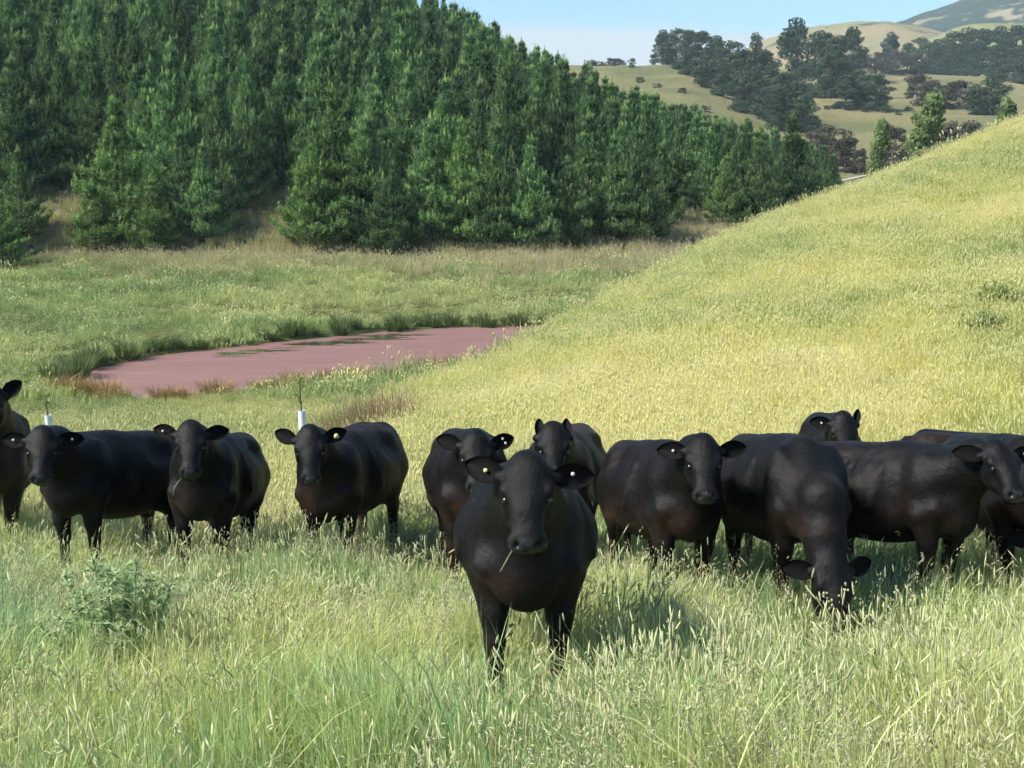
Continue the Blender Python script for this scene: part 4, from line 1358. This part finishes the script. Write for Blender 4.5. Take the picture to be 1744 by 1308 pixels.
def spindle(r, tip, d, L, rad, sides=4):
    """seed head: a small spindle from tip downwards along d"""
    d = d / np.linalg.norm(d)
    s = np.cross(d, [.3, .7, .2]); s /= np.linalg.norm(s); t = np.cross(d, s)
    a = np.arange(sides) * 2 * np.pi / sides
    ring = np.cos(a)[:, None] * s + np.sin(a)[:, None] * t
    v = np.concatenate([[tip - d * L], tip - d * L * .8 + ring * rad * .8, tip - d * L * .35 + ring * rad, [tip]])
    k = sides
    tr = [[0, 1 + (j + 1) % k, 1 + j] for j in range(k)] + [[2 * k + 1, 1 + k + j, 1 + k + (j + 1) % k] for j in range(k)]
    q = [[1 + j, 1 + (j + 1) % k, 1 + k + (j + 1) % k, 1 + k + j] for j in range(k)]
    return v, tr, q


def clump(seed, n_blade, rad, h0, h1, wid, lean=.5, n_head=0, head_h=(.5, .7), head='spike', mat=None, head_len=.07, head_rad=.006, stem_w=.0035, seg=3):
    r = np.random.default_rng(seed)
    g = Geo()
    rr = rad * np.sqrt(r.random(n_blade)); a = r.uniform(0, 6.28, n_blade)
    base = np.stack([rr * np.cos(a), rr * np.sin(a), np.full(n_blade, -.03)], 1)
    hgt = r.uniform(h0, h1, n_blade); az = a + r.normal(0, 1.2, n_blade)
    v, q, t = blade_arrays(r, base, hgt, wid * r.uniform(.6, 1.3, n_blade), np.abs(r.normal(lean, .3, n_blade)), az, seg)
    sh = r.random(n_blade) < .16          # some blades already straw coloured
    g.add(v, t, q, a=np.repeat(np.where(sh, r.uniform(.3, .7, n_blade), r.uniform(0, .12, n_blade)), 2 * seg + 1))
    for k in range(n_head):
        rr_ = rad * math.sqrt(r.random()); aa = r.uniform(0, 6.28)
        p0 = np.array([rr_ * math.cos(aa), rr_ * math.sin(aa), -.03])
        hh = r.uniform(*head_h); ln = r.normal(.16, .12); az_ = r.uniform(0, 6.28)
        dr = np.array([math.cos(az_), math.sin(az_), 0])
        v, q, t = blade_arrays(r, p0[None], np.array([hh]), np.array([stem_w]), np.array([abs(ln)]), np.array([az_]), 3)
        g.add(v, t, q, a=.5)
        tip = v[-1]; d = v[-1] - (v[-2] + v[-3]) / 2
        if head == 'spike':
            sv, st, sq = spindle(r, tip + d / np.linalg.norm(d) * head_len * .4, d, head_len * r.uniform(.7, 1.3), head_rad)
            g.add(sv, st, sq, a=r.uniform(.85, 1))
        elif head == 'cock':        # clustered lobes
            for j in range(5):
                c = tip - d / np.linalg.norm(d) * j * .018 + r.normal(0, .009, 3)
                sv, st, sq = spindle(r, c, d + r.normal(0, .25, 3) * np.linalg.norm(d), .026, .008)
                g.add(sv, st, sq, a=r.uniform(.85, 1))
        else:                       # loose plume of tiny spikelets
            for j in range(9):
                c = tip - d / np.linalg.norm(d) * j * .018 + r.normal(0, .012 + .003 * j, 3)
                sv, st, sq = spindle(r, c, d + r.normal(0, .5, 3) * np.linalg.norm(d), .022, .0035, 3)
                g.add(sv, st, sq, a=r.uniform(.8, 1))
    return g.mesh('grass_clump', mat, False, 'part')


M['grass'] = grass_mat('grass', (.60, .56, .33))
M['grass_dry'] = grass_mat('grass_dry', (.70, .66, .38))
M['grass_rank'] = grass_mat('grass_rank', (.50, .45, .31))
MID = [clump(520 + i, 170, .55, .16, .38, .0095, .5, nh * 2, (.28, .48), hd, M['grass_dry'], .085, .0085, .006, 2)
       for i, (nh, hd) in enumerate(((10, 'spike'), (14, 'spike'), (6, 'plume'), (0, 'spike'), (12, 'spike')))]
RANKG = [clump(560 + i, 60, .55, .3, .75, .03, .4, nh, (.6, .95), 'spike', M['grass_rank'], .16, .02, .014, 2) for i, nh in enumerate((6, 0, 8, 3))]
FARG = [clump(540 + i, 46, .55, .25, .60, .028, .5, nh, (.5, .75), 'spike', M['grass_dry'], .14, .02, .014, 2) for i, nh in enumerate((4, 0, 8, 0))]


def palette(x, y, table, seed, scale):
    """mix of colours by smooth patch noise plus jitter"""
    n1 = fbm(x * scale, y * scale, seed); n0 = fbm(x * scale * .3, y * scale * .3, seed + 7); n1 = np.clip((n1 - .5) * 1.7 + (n0 - .5) * 2.2 + .5 + rng.normal(0, .10, len(x)), 0, .999)
    t = np.array(table); f = n1 * (len(t) - 1); i = np.clip(f.astype(int), 0, len(t) - 2); k = (f - i)[:, None]
    c = t[i] * (1 - k) + t[i + 1] * k
    return c * rng.uniform(.8, 1.14, len(x))[:, None]


def scatter_zone(name, protos, probs, x, y, tint, smin_, smax_, label, tilt=.12, zs=(.85, 1.2), mult=1.0):
    n_ = len(x)
    z = terrain(x, y)
    s = rng.uniform(smin_, smax_, n_) * mult
    rot = np.stack([rng.normal(0, tilt, n_), rng.normal(0, tilt, n_), rng.uniform(0, 6.28, n_)], 1)
    vi = rng.choice(len(protos), n_, p=np.array(probs) / np.sum(probs))
    return scatter(name, protos, np.stack([x, y, z], 1), rot, np.stack([s, s, s * rng.uniform(*zs, n_)], 1), vi, tint, label=label)


def wedge(n_, y0, y1, spread=.46, margin=1.2):
    """random points over the ground seen between two distances"""
    a0, a1 = spread * y0 + margin, spread * y1 + margin
    u = rng.random(n_)
    y = y0 + (y1 - y0) * ((-a0 + np.sqrt(a0 * a0 + u * (a1 * a1 - a0 * a0))) / (a1 - a0))
    x = rng.uniform(-1, 1, n_) * (spread * y + margin)
    return x, y


GREEN = [(.25, .38, .21), (.33, .46, .23), (.41, .52, .23), (.50, .56, .22), (.58, .59, .30)]


def mix_table(f, table):
    t = np.array(table); f = np.clip(f, 0, .999) * (len(t) - 1); i = np.clip(f.astype(int), 0, len(t) - 2); k = (f - i)[:, None]
    return t[i] * (1 - k) + t[i + 1] * k


def sward(name, n_blade, n_stem, label):
    """the near grass blade by blade: tufts lean together, heights and colours change in patches"""
    r = np.random.default_rng(41)
    # tuft centres, each with its own lean, height and colour
    n_t = n_blade // 26
    tx, ty = wedge(n_t, 3.8, 14.6, .45, .9)
    tz_ = terrain(tx, ty)
    patch = fbm(tx * .55, ty * .55, 51); patch2 = fbm(tx * 1.6, ty * 1.6, 57)
    hgt_t = (.13 + .24 * sstep(.25, .8, fbm(tx * .8, ty * .8, 53))) * r.uniform(.7, 1.3, n_t)
    near_fg = sstep(7.4, 5.5, ty)
    gz = 1 - .22 * np.exp(-(((tx - .06) / .55) ** 2 + ((ty - 6.1) / .55) ** 2) ** 2)
    gz = gz - .62 * np.exp(-(((tx - 1.98) / .75) ** 2 + ((ty - 8.15) / .75) ** 2) ** 2)
    hgt_t *= (1.15 + .6 * near_fg) * gz
    lean_a = fbm(tx * .5, ty * .5, 55) * 12.6 + r.normal(0, .9, n_t)
    lean_m = np.abs(r.normal(.35, .25, n_t))
    col_f = np.clip((patch - .5) * 2.0 + .5 + (patch2 - .5) * .9 + r.normal(0, .10, n_t), 0, 1)
    k = r.integers(0, n_t, n_blade)
    rad = .10 * np.sqrt(r.random(n_blade)) * r.uniform(.6, 1.6, n_blade); a = r.uniform(0, 6.28, n_blade)
    base = np.stack([tx[k] + rad * np.cos(a), ty[k] + rad * np.sin(a), tz_[k] - .03], 1)
    az = lean_a[k] + r.normal(0, .9, n_blade)
    lean = np.clip(lean_m[k] + r.normal(.1, .28, n_blade), .02, 1.6)
    h = hgt_t[k] * r.uniform(.55, 1.35, n_blade)
    v, q, t = blade_arrays(r, base, h, r.uniform(.004, .0095, n_blade), lean, az, 3)
    col = mix_table(col_f[k] + r.normal(0, .09, n_blade), GREEN) * r.uniform(.75, 1.25, n_blade)[:, None]
    dry = r.random(n_blade) < .10
    col[dry] = np.array([.42, .37, .19]) * r.uniform(.7, 1.15, dry.sum())[:, None]
    cols = [np.repeat(col, 7, 0)]
    V, Q, T = [v], [q], [t]; n0 = len(v)
    # flowering stems, thick in some patches and thin in others
    wst = sstep(.3, .75, fbm(tx * .7, ty * .7, 63)) + .12
    k = r.choice(n_t, n_stem, p=wst / wst.sum())
    base = np.stack([tx[k] + r.normal(0, .07, n_stem), ty[k] + r.normal(0, .07, n_stem), tz_[k] - .03], 1)
    hs = (hgt_t[k] * .7 + .21 * gz[k]) * r.uniform(.75, 1.4, n_stem)
    v, q, t = blade_arrays(r, base, hs, np.full(n_stem, .0034), np.clip(np.abs(r.normal(.22, .2, n_stem)), .02, .9), lean_a[k] + r.normal(0, 1.0, n_stem), 3)
    V.append(v); Q.append(q + n0); T.append(t + n0); n0 += len(v)
    sc = mix_table(r.uniform(.3, 1, n_stem), [(.30, .37, .15), (.46, .45, .23), (.55, .50, .30)])
    cols.append(np.repeat(sc, 7, 0))
    tips = v.reshape(n_stem, 7, 3)[:, 6]; prev = v.reshape(n_stem, 7, 3)[:, 4]
    d = tips - prev; d /= np.linalg.norm(d, axis=1)[:, None]
    kind = fbm(tx[k] * .9, ty[k] * .9, 59) + r.normal(0, .08, n_stem)
    hv, ht, hq, hc = [], [], [], []
    for i in range(n_stem):
        hcol = np.array([.60, .60, .38]) * r.uniform(.75, 1.2) if kind[i] > .42 else np.array([.62, .60, .42]) * r.uniform(.7, 1.2)
        if kind[i] > .5:
            items = [(tips[i] + d[i] * .02, d[i], r.uniform(.05, .13), r.uniform(.0042, .0064), 4)]
        else:
            L = r.uniform(.08, .15); m_ = 7
            items = [(tips[i] - d[i] * L * j / m_ + r.normal(0, .006 + .002 * j, 3), d[i] + r.normal(0, .45, 3), .026, .0032, 3) for j in range(m_)]
        for (p, dd, L, rd, sd_) in items:
            sv, st, sq = spindle(r, p, dd, L, rd, sd_)
            hv.append(sv); ht.append(np.array(st) + n0); hq.append(np.array(sq) + n0); n0 += len(sv); hc.append(np.repeat(hcol[None], len(sv), 0))
    V += hv; T += ht; Q += hq; cols += hc
    o = link(name, mesh_np(name, np.concatenate(V), [np.concatenate(T), np.concatenate(Q)], M['sward'], False, {'tint': np.concatenate(cols)}))
    print('sward tris', sum(len(x) for x in T) + 2 * sum(len(x) for x in Q))
    tag(o, label, None, None, 'stuff')


m, n, l, out = new_mat('sward')
ta = N(n, 'ShaderNodeAttribute', attribute_type='GEOMETRY', attribute_name='tint')
leafy_shader(n, l, out, ta.outputs['Color'], .42, .5, .3)
M['sward'] = m
sward('grass_sward', 215000, 17000, 'long green pasture grass with pale seed heads round the cattle')

HILLC = [(.31, .40, .14), (.46, .495, .16), (.59, .565, .185), (.68, .63, .25), (.76, .70, .38)]
x, y = wedge(20000, 13.5, 54, .46, 2)
yc_ = smooth_lin(x, _cx, _cy, 1.2)
ok = (hill_weight(x, y) > rng.random(len(x))) & (y < yc_ + 5) & (poly_sd(x, y, POND) > .1)
x, y = x[ok], y[ok]
print('hill clumps', len(x))
scatter_zone('grass_hillside', MID, (3, 3, 2, 3, 3), x, y, palette(x, y, HILLC, 61, .35), .7, 1.15, 'pale yellow seeding grass over the right-hand hillside', .1, mult=(.55 + .45 * sstep(1, 7, poly_sd(x, y, POND))) * (.72 + .5 * fbm(x * .3, y * .3, 67)))

MEAD = [(.17, .25, .085), (.25, .32, .105), (.34, .38, .125), (.42, .42, .17), (.48, .44, .24)]
x, y = wedge(10000, 13.5, 40, .46, 2)
ok = (hill_weight(x, y) < rng.random(len(x))) & (poly_sd(x, y, POND) > .15)
x, y = x[ok], y[ok]
scatter_zone('grass_near_bank', MID, (2, 2, 4, 5, 2), x, y, palette(x, y, MEAD, 71, .3), .7, 1.3, 'mixed green and straw grass between the herd and the pond', .14, mult=.42 + .58 * sstep(2, 9, poly_sd(x, y, POND)))

FARC = [(.14, .23, .09), (.20, .30, .115), (.27, .35, .13), (.36, .40, .17)]
x, y = wedge(22500, 36, 84, .58, 3)
yc_ = smooth_lin(x, _cx, _cy, 1.2)
ok = (poly_sd(x, y, POND) > .3) & ~((x > -2) & (y < yc_ + 4)) & (rng.random(len(x)) < .9)
x, y = x[ok], y[ok]
print('far meadow clumps', len(x))
scatter_zone('grass_far_meadow', FARG, (2, 4, 2, 4), x, y, palette(x, y, FARC, 81, .12), .55, 1.05, 'green pasture grass beyond the pond', .15, (.5, .95), mult=.5 + 1.0 * sstep(.3, .75, fbm(x * .35, y * .35, 87)))

RANK = [(.29, .29, .14), (.39, .37, .19), (.46, .42, .25), (.45, .38, .25)]
n_ = 14500
x = rng.uniform(-68, 34, n_); y = rng.uniform(70, 113, n_)
yl = 78.0
ok = rng.random(n_) < sstep(70, 80, y + (fbm(x * .12, y * .05, 95) - .5) * 14 + rng.normal(0, 1, n_))
x, y = x[ok], y[ok]
scatter_zone('grass_rank_edge', RANKG, (4, 3, 4, 3), x, y, palette(x, y, RANK, 91, .15), .5, 1.1, 'rank brownish grass along the foot of the plantation', .12, (.9, 1.3))


# ---- rush tussocks and reeds by the pond
def tussock_mesh(seed, n_blade, h0, h1, rad, mat, wid=.02, lean=.45):
    r = np.random.default_rng(seed); g = Geo()
    a = r.uniform(0, 6.28, n_blade); rr = rad * np.sqrt(r.random(n_blade))
    base = np.stack([rr * np.cos(a), rr * np.sin(a), np.full(n_blade, -.05)], 1)
    v, q, t = blade_arrays(r, base, r.uniform(h0, h1, n_blade), np.full(n_blade, wid), np.abs(r.normal(lean, .25, n_blade)), a + r.normal(0, .4, n_blade), 3)
    g.add(v, t, q, a=np.repeat(r.uniform(0, 1, n_blade), 7))
    return g.mesh('rush_tussock', mat, False, 'shade')


def tuss_mat(name, a, b_):
    m, n, l, out = new_mat(name)
    sh = N(n, 'ShaderNodeAttribute', attribute_name='shade')
    r = ramp(n, [(0, a), (1, b_)]); l.new(sh.outputs['Fac'], r.inputs[0])
    leafy_shader(n, l, out, r.outputs[0], .3, .55, .25)
    return m


M['rush_green'] = tuss_mat('rush_green', (.045, .085, .03), (.13, .17, .06))
M['rush_brown'] = tuss_mat('rush_brown', (.20, .12, .055), (.42, .29, .13))
M['rush_straw'] = tuss_mat('rush_straw', (.19, .14, .075), (.36, .28, .16))
TG = [tussock_mesh(600 + i, 220, .5, 1.15, .5, M['rush_green'], .03, .5) for i in range(3)]
TB = [tussock_mesh(610 + i, 200, .3, .8, .45, M['rush_brown'], .02, .5) for i in range(3)]
TS = [tussock_mesh(620 + i, 420, .4, .85, .5, M['rush_straw'], .010, .45) for i in range(2)]


def put_plain(name, me, loc, sc, label, cat, group):
    o = link(name, me); o.location = loc; o.scale = (sc, sc, sc * rng.uniform(.85, 1.15)); o.rotation_euler = (0, 0, rng.uniform(0, 6.28))
    return tag(o, label, cat, group)


def along(pts, step):
    pts = np.array(pts); out = []
    for a, b_ in zip(pts[:-1], pts[1:]):
        k = max(1, int(np.linalg.norm(b_ - a) / step))
        out += [a + (b_ - a) * i / k for i in range(k)]
    return out


for p in along(POND[0:9], .62):
    q = p + np.array([rng.normal(0, .25) - .2, abs(rng.normal(.35, .3))])
    put_plain('rush_clump', TG[int(rng.integers(0, 3))], (q[0], q[1], tz(*q) - .02), rng.uniform(.35, .85), 'dark green rush clump along the far bank of the pink pond', 'rush clump', 'rushes along the far pond bank')
for p in along(np.concatenate([POND[12:], POND[:1]]), .5) + along(np.concatenate([POND[14:], POND[:1]]), .8):
    q = p + np.array([rng.normal(0, .3), -abs(rng.normal(.15, .35))])
    if q[0] > 2: continue
    put_plain('rush_clump', TB[int(rng.integers(0, 3))], (q[0], q[1], tz(*q) - .02), rng.uniform(.5, .95), 'orange-brown rush clump along the near bank of the pink pond', 'rush clump', 'brown rushes along the near pond bank')
for (px, Y, s) in [(575, 26.5, 1.3), (605, 27.0, 1.5), (632, 26.6, 1.6), (655, 26.8, 1.6), (680, 26.5, 1.4), (618, 25.6, 1.3), (645, 25.5, 1.4), (590, 25.6, 1.1)]:
    p = ground_at(px, Y)
    put_plain('rush_clump', TS[int(rng.integers(0, 2))], (p[0], p[1], p[2]), s * .85, 'straw-coloured rush clump on the bank behind the brownish black cow', 'rush clump', 'straw rushes behind the cattle')


# ---- saplings in white tree guards
M['guard'] = simple_mat('guard_plastic', (.68, .74, .78), .4, .4, .08, 8)
M['sapling'] = tuss_mat('sapling_leaf', (.08, .13, .04), (.16, .22, .07))


def guard_and_sapling(px, Y, top_row, guard_h, stem_h, lab1, lab2):
    p = ground_at(px, Y)
    top = at(px, top_row, Y)[2]
    g = Geo(); n_ = 16; ph = np.arange(n_) * 2 * np.pi / n_
    z1 = top - p[2]
    for r0, flip in ((.062, False), (.057, True)):
        v = np.concatenate([np.stack([np.cos(ph) * r0, np.sin(ph) * r0, np.full(n_, z)], 1) for z in (-.1, z1)])
        q = np.array([[j, (j + 1) % n_, n_ + (j + 1) % n_, n_ + j] for j in range(n_)])
        g.add(v, None, q[:, ::-1] if flip else q)
    v = np.concatenate([np.stack([np.cos(ph) * r0, np.sin(ph) * r0, np.full(n_, z1)], 1) for r0 in (.062, .057)])
    g.add(v, None, [[j, (j + 1) % n_, n_ + (j + 1) % n_, n_ + j] for j in range(n_)])
    root = link('tree_guard', None); root.location = p; tag(root, lab1, 'tree guard', 'white tree guards'); root.rotation_euler = (0, R(-1), 0)
    link('sleeve', g.mesh('guard_sleeve', M['guard'], False), root)
    k = Geo(); k.tube([(.075, 0, -.2), (.078, 0, z1 * .8)], .014, 6)
    link('stake', k.mesh('guard_stake', M['bark_grey']), root)
    sap = link('sapling', None); sap.location = p; tag(sap, lab2, 'sapling', 'saplings in tree guards')
    k = Geo(); k.tube([(0, 0, 0), (-.03, 0, z1), (-.045, .01, z1 + stem_h * .6), (-.06, 0, z1 + stem_h)], [.014, .012, .009, .004], 6)
    link('stem', k.mesh('sapling_stem', M['bark']), sap)
    r = np.random.default_rng(int(px)); n_l = 34
    t = r.uniform(.15, 1, n_l); c = np.stack([-.03 - .03 * t, 0 * t, z1 + t * stem_h], 1) + r.normal(0, .05, (n_l, 3)) * [1, 1, .4]
    d = r.normal(0, .6, (n_l, 3)) + [0, 0, .6]; d /= np.linalg.norm(d, axis=1)[:, None]
    v, tt = tri_fan(c, d, r.uniform(.05, .12, n_l), np.full(n_l, .03), r)
    link('leaves', mesh_np('sapling_leaves', v, tt, M['sapling'], False, {'shade': np.repeat(r.random(n_l), 3)}), sap)


guard_and_sapling(520, 20.0, 699, .6, .62, 'white plastic tree guard behind the brownish black cow', 'thin leafy sapling growing out of the tree guard above the brownish black cow')
guard_and_sapling(91, 22.0, 707, .6, .35, 'white plastic tree guard behind the big cow at the left', 'short thin sapling in the tree guard behind the big cow at the left')


# ---- thistle bush in the foreground, left
m, n, l, out = new_mat('thistle')
sh = N(n, 'ShaderNodeAttribute', attribute_name='shade')
r_ = ramp(n, [(0, (.20, .29, .15)), (.6, (.38, .48, .27)), (1, (.64, .70, .46))]); l.new(sh.outputs['Fac'], r_.inputs[0])
leafy_shader(n, l, out, r_.outputs[0], .45, .6, .2, 1.1)
M['thistle'] = m


M['weed'] = tuss_mat('weed_leaf', (.20, .27, .10), (.38, .43, .17))


def thistle(px, Y, H, W, label, seed, n_stem=26, mat='thistle'):
    p = ground_at(px, Y); r = np.random.default_rng(seed)
    root = link('thistle', None); root.location = p; tag(root, label, 'thistle')
    st = Geo(); C_, D_, L_, W_, S_ = [], [], [], [], []; hd = Geo()
    for k in range(n_stem):
        a = r.uniform(0, 6.28); e = r.uniform(0, 1)
        tip = np.array([math.cos(a) * W * .5 * e, math.sin(a) * W * .5 * e, H * r.uniform(.5, 1.1) * (1 - .2 * e * e)])
        b0 = np.array([math.cos(a) * .04, math.sin(a) * .04, 0])
        mid = (b0 + tip) / 2 + np.array([math.cos(a), math.sin(a), 0]) * .05 * e
        st.tube([b0, mid, tip], [.011, .008, .005], 5, a=.3)
        sub = [tip] + [tip + np.array([r.normal(0, .06), r.normal(0, .06), r.uniform(-.07, .02)]) for _ in range(3)]
        for q in sub:
            ph = r.random() * 6.28
            # spiny bud: a rosette of narrow bracts
            m_ = 12; dd = r.normal(0, .7, (m_, 3)) + [0, 0, .75]; dd /= np.linalg.norm(dd, axis=1)[:, None]
            C_.append(np.repeat(q[None], m_, 0)); D_.append(dd); L_.append(r.uniform(.03, .06, m_)); W_.append(np.full(m_, .013)); S_.append(np.full(m_, r.uniform(.6, 1)))
        for t in np.linspace(.2, .98, 14):
            q = b0 * (1 - t) ** 2 + mid * 2 * t * (1 - t) + tip * t * t
            m_ = 6
            dd = r.normal(0, 1, (m_, 3)) * [1, 1, .45] + [0, 0, .3]; dd /= np.linalg.norm(dd, axis=1)[:, None]
            C_.append(np.repeat(q[None], m_, 0)); D_.append(dd); L_.append(r.uniform(.07, .15, m_) * (1.15 - .4 * t)); W_.append(r.uniform(.010, .022, m_)); S_.append(np.clip(r.normal(.38, .18, m_), 0, .8))
    link('stem', st.mesh('thistle_stem', M[mat], False, 'shade'), root)
    C_, D_, L_, W_, S_ = map(np.concatenate, (C_, D_, L_, W_, S_))
    v, t = tri_fan(C_, D_, L_, W_, r)
    link('leaves', mesh_np('thistle_leaves', v, t, M[mat], False, {'shade': np.repeat(S_, 3)}), root)


thistle(208, 7.05, .70, .95, 'bushy blue-green thistle in the foreground grass at the lower left', 5, 34)
thistle(935, 19.5, .42, .6, 'pale green thistle on the slope above the cow with pricked ears', 6, 20, 'weed')
thistle(1700, 26.5, .5, 1.3, 'dark green thistle patch on the upper right hillside', 8, 40, 'weed')
thistle(1672, 24.5, .42, 1.0, 'green thistle just below the dark patch on the right hillside', 9, 30, 'weed')


# ---- tall single seed stalks that stand in front of the cattle
def stalk(px, Y, H, kind, label, group, seed):
    p = ground_at(px, Y); r = np.random.default_rng(seed); g = Geo()
    me = clump(seed, 3, .02, .2, .35, .006, .4, 1, (H, H * 1.02), kind, M['stalk'], .075 if kind == 'spike' else .06, .0075, .004)
    o = link('seed_stalk', me); o.location = p
    tag(o, label, 'grass stalk', group)


m, n, l, out = new_mat('stalk')
pa = N(n, 'ShaderNodeAttribute', attribute_name='part')
r_ = ramp(n, [(0, (.16, .22, .07)), (.5, (.30, .29, .13)), (1, (.62, .60, .42))]); l.new(pa.outputs['Fac'], r_.inputs[0])
leafy_shader(n, l, out, r_.outputs[0], .35, .6, .2)
M['stalk'] = m
k_ = 0
for px, H in [(800, .62), (822, .74), (846, .62), (858, .66), (872, .58), (886, .74), (893, .60), (915, .56), (935, .50), (975, .70), (868, .52), (856, .5)]:
    k_ += 1
    stalk(px + rng.normal(0, 2), 6.75 + rng.uniform(-.12, .12), H, 'cock' if k_ % 4 == 0 else 'spike', 'pale seed stalk standing before the legs of the foremost cow', 'seed stalks before the foremost cow', 700 + k_)
for px, H in [(1360, .62), (1375, .55), (1395, .58), (1415, .62), (1430, .72), (1440, .66), (1425, .55), (1405, .5), (1525, .6), (1545, .62), (1570, .58), (1600, .55), (1620, .6), (1655, .55)]:
    k_ += 1
    stalk(px, 8.6 + rng.uniform(-.2, .2), H * .62, 'cock', 'white flower-headed weed stalk before the grazing cow and side-on cow', 'white flower-headed stalks by the grazing cow', 700 + k_)
for px, H in [(305, .66), (400, .58), (120, .55), (165, .55), (350, .6), (378, .62), (430, .62), (535, .72), (560, .74), (1030, .8), (1050, .85), (1065, .8), (1080, .82), (1010, .8), (655, .6)]:
    k_ += 1
    stalk(px, 10.2 + rng.uniform(-.3, .2), H, 'spike', 'tall pale seed stalk standing before the rear row of cattle', 'seed stalks before the rear cattle', 700 + k_)

# ---- pale rail beyond the crest, and a roof in the valley
M['rail'] = simple_mat('pale_rail', (.62, .60, .52), .6, .3, .15, 4)
a_, b_ = at(1430, 309, 150.0), at(1562, 281, 158.0)
root = link('rail_fence', None); tag(root, 'long pale rail beyond the crest of the grassy hill', 'fence')
g = Geo(); g.tube([a_ + (a_ - b_) * .5, (a_ + b_) / 2, b_ + (b_ - a_) * .8], .13, 8); link('rail', g.mesh('rail', M['rail']), root)
for t in np.linspace(-.5, 1.8, 8):
    p = a_ * (1 - t) + b_ * t; z0 = tz(p[0], p[1])
    g = Geo(); g.tube([(p[0], p[1], z0 - .5), (p[0], p[1], p[2] - .1)], .09, 6); link('post', g.mesh('post', M['bark_grey']), root)


# ------------------------------------------------------------------ air
m, n, l, out = new_mat('haze')
pv = N(n, 'ShaderNodeVolumePrincipled')
pv.inputs['Color'].default_value = (.70, .90, 1.0, 1)
pv.inputs['Density'].default_value = .0002
pv.inputs['Anisotropy'].default_value = 0.0
l.new(pv.outputs[0], out.inputs['Volume'])
lo, hi = np.array([-1700., -350., -40.]), np.array([1700., 4300., 340.])
v = np.array([[(lo, hi)[i][0], (lo, hi)[j][1], (lo, hi)[k][2]] for i in (0, 1) for j in (0, 1) for k in (0, 1)])
q = np.array([[0, 1, 3, 2], [4, 6, 7, 5], [0, 4, 5, 1], [2, 3, 7, 6], [0, 2, 6, 4], [1, 5, 7, 3]])
hz = link('haze', mesh_np('haze', v, q, m)); tag(hz, kind='stuff')

bpy.context.view_layer.update()
for root, pts, lab in STRAWS:
    wp = [root.matrix_world @ Vector(p) for p in pts]
    g = Geo(); g.tube([tuple(p - wp[0]) for p in wp], [.003] * (len(wp) - 1) + [.002], 5, a=.6)
    o = link('grass_straw', g.mesh('grass_straw', M['stalk'], False, 'part')); o.location = wp[0]
    tag(o, lab, 'grass stem')
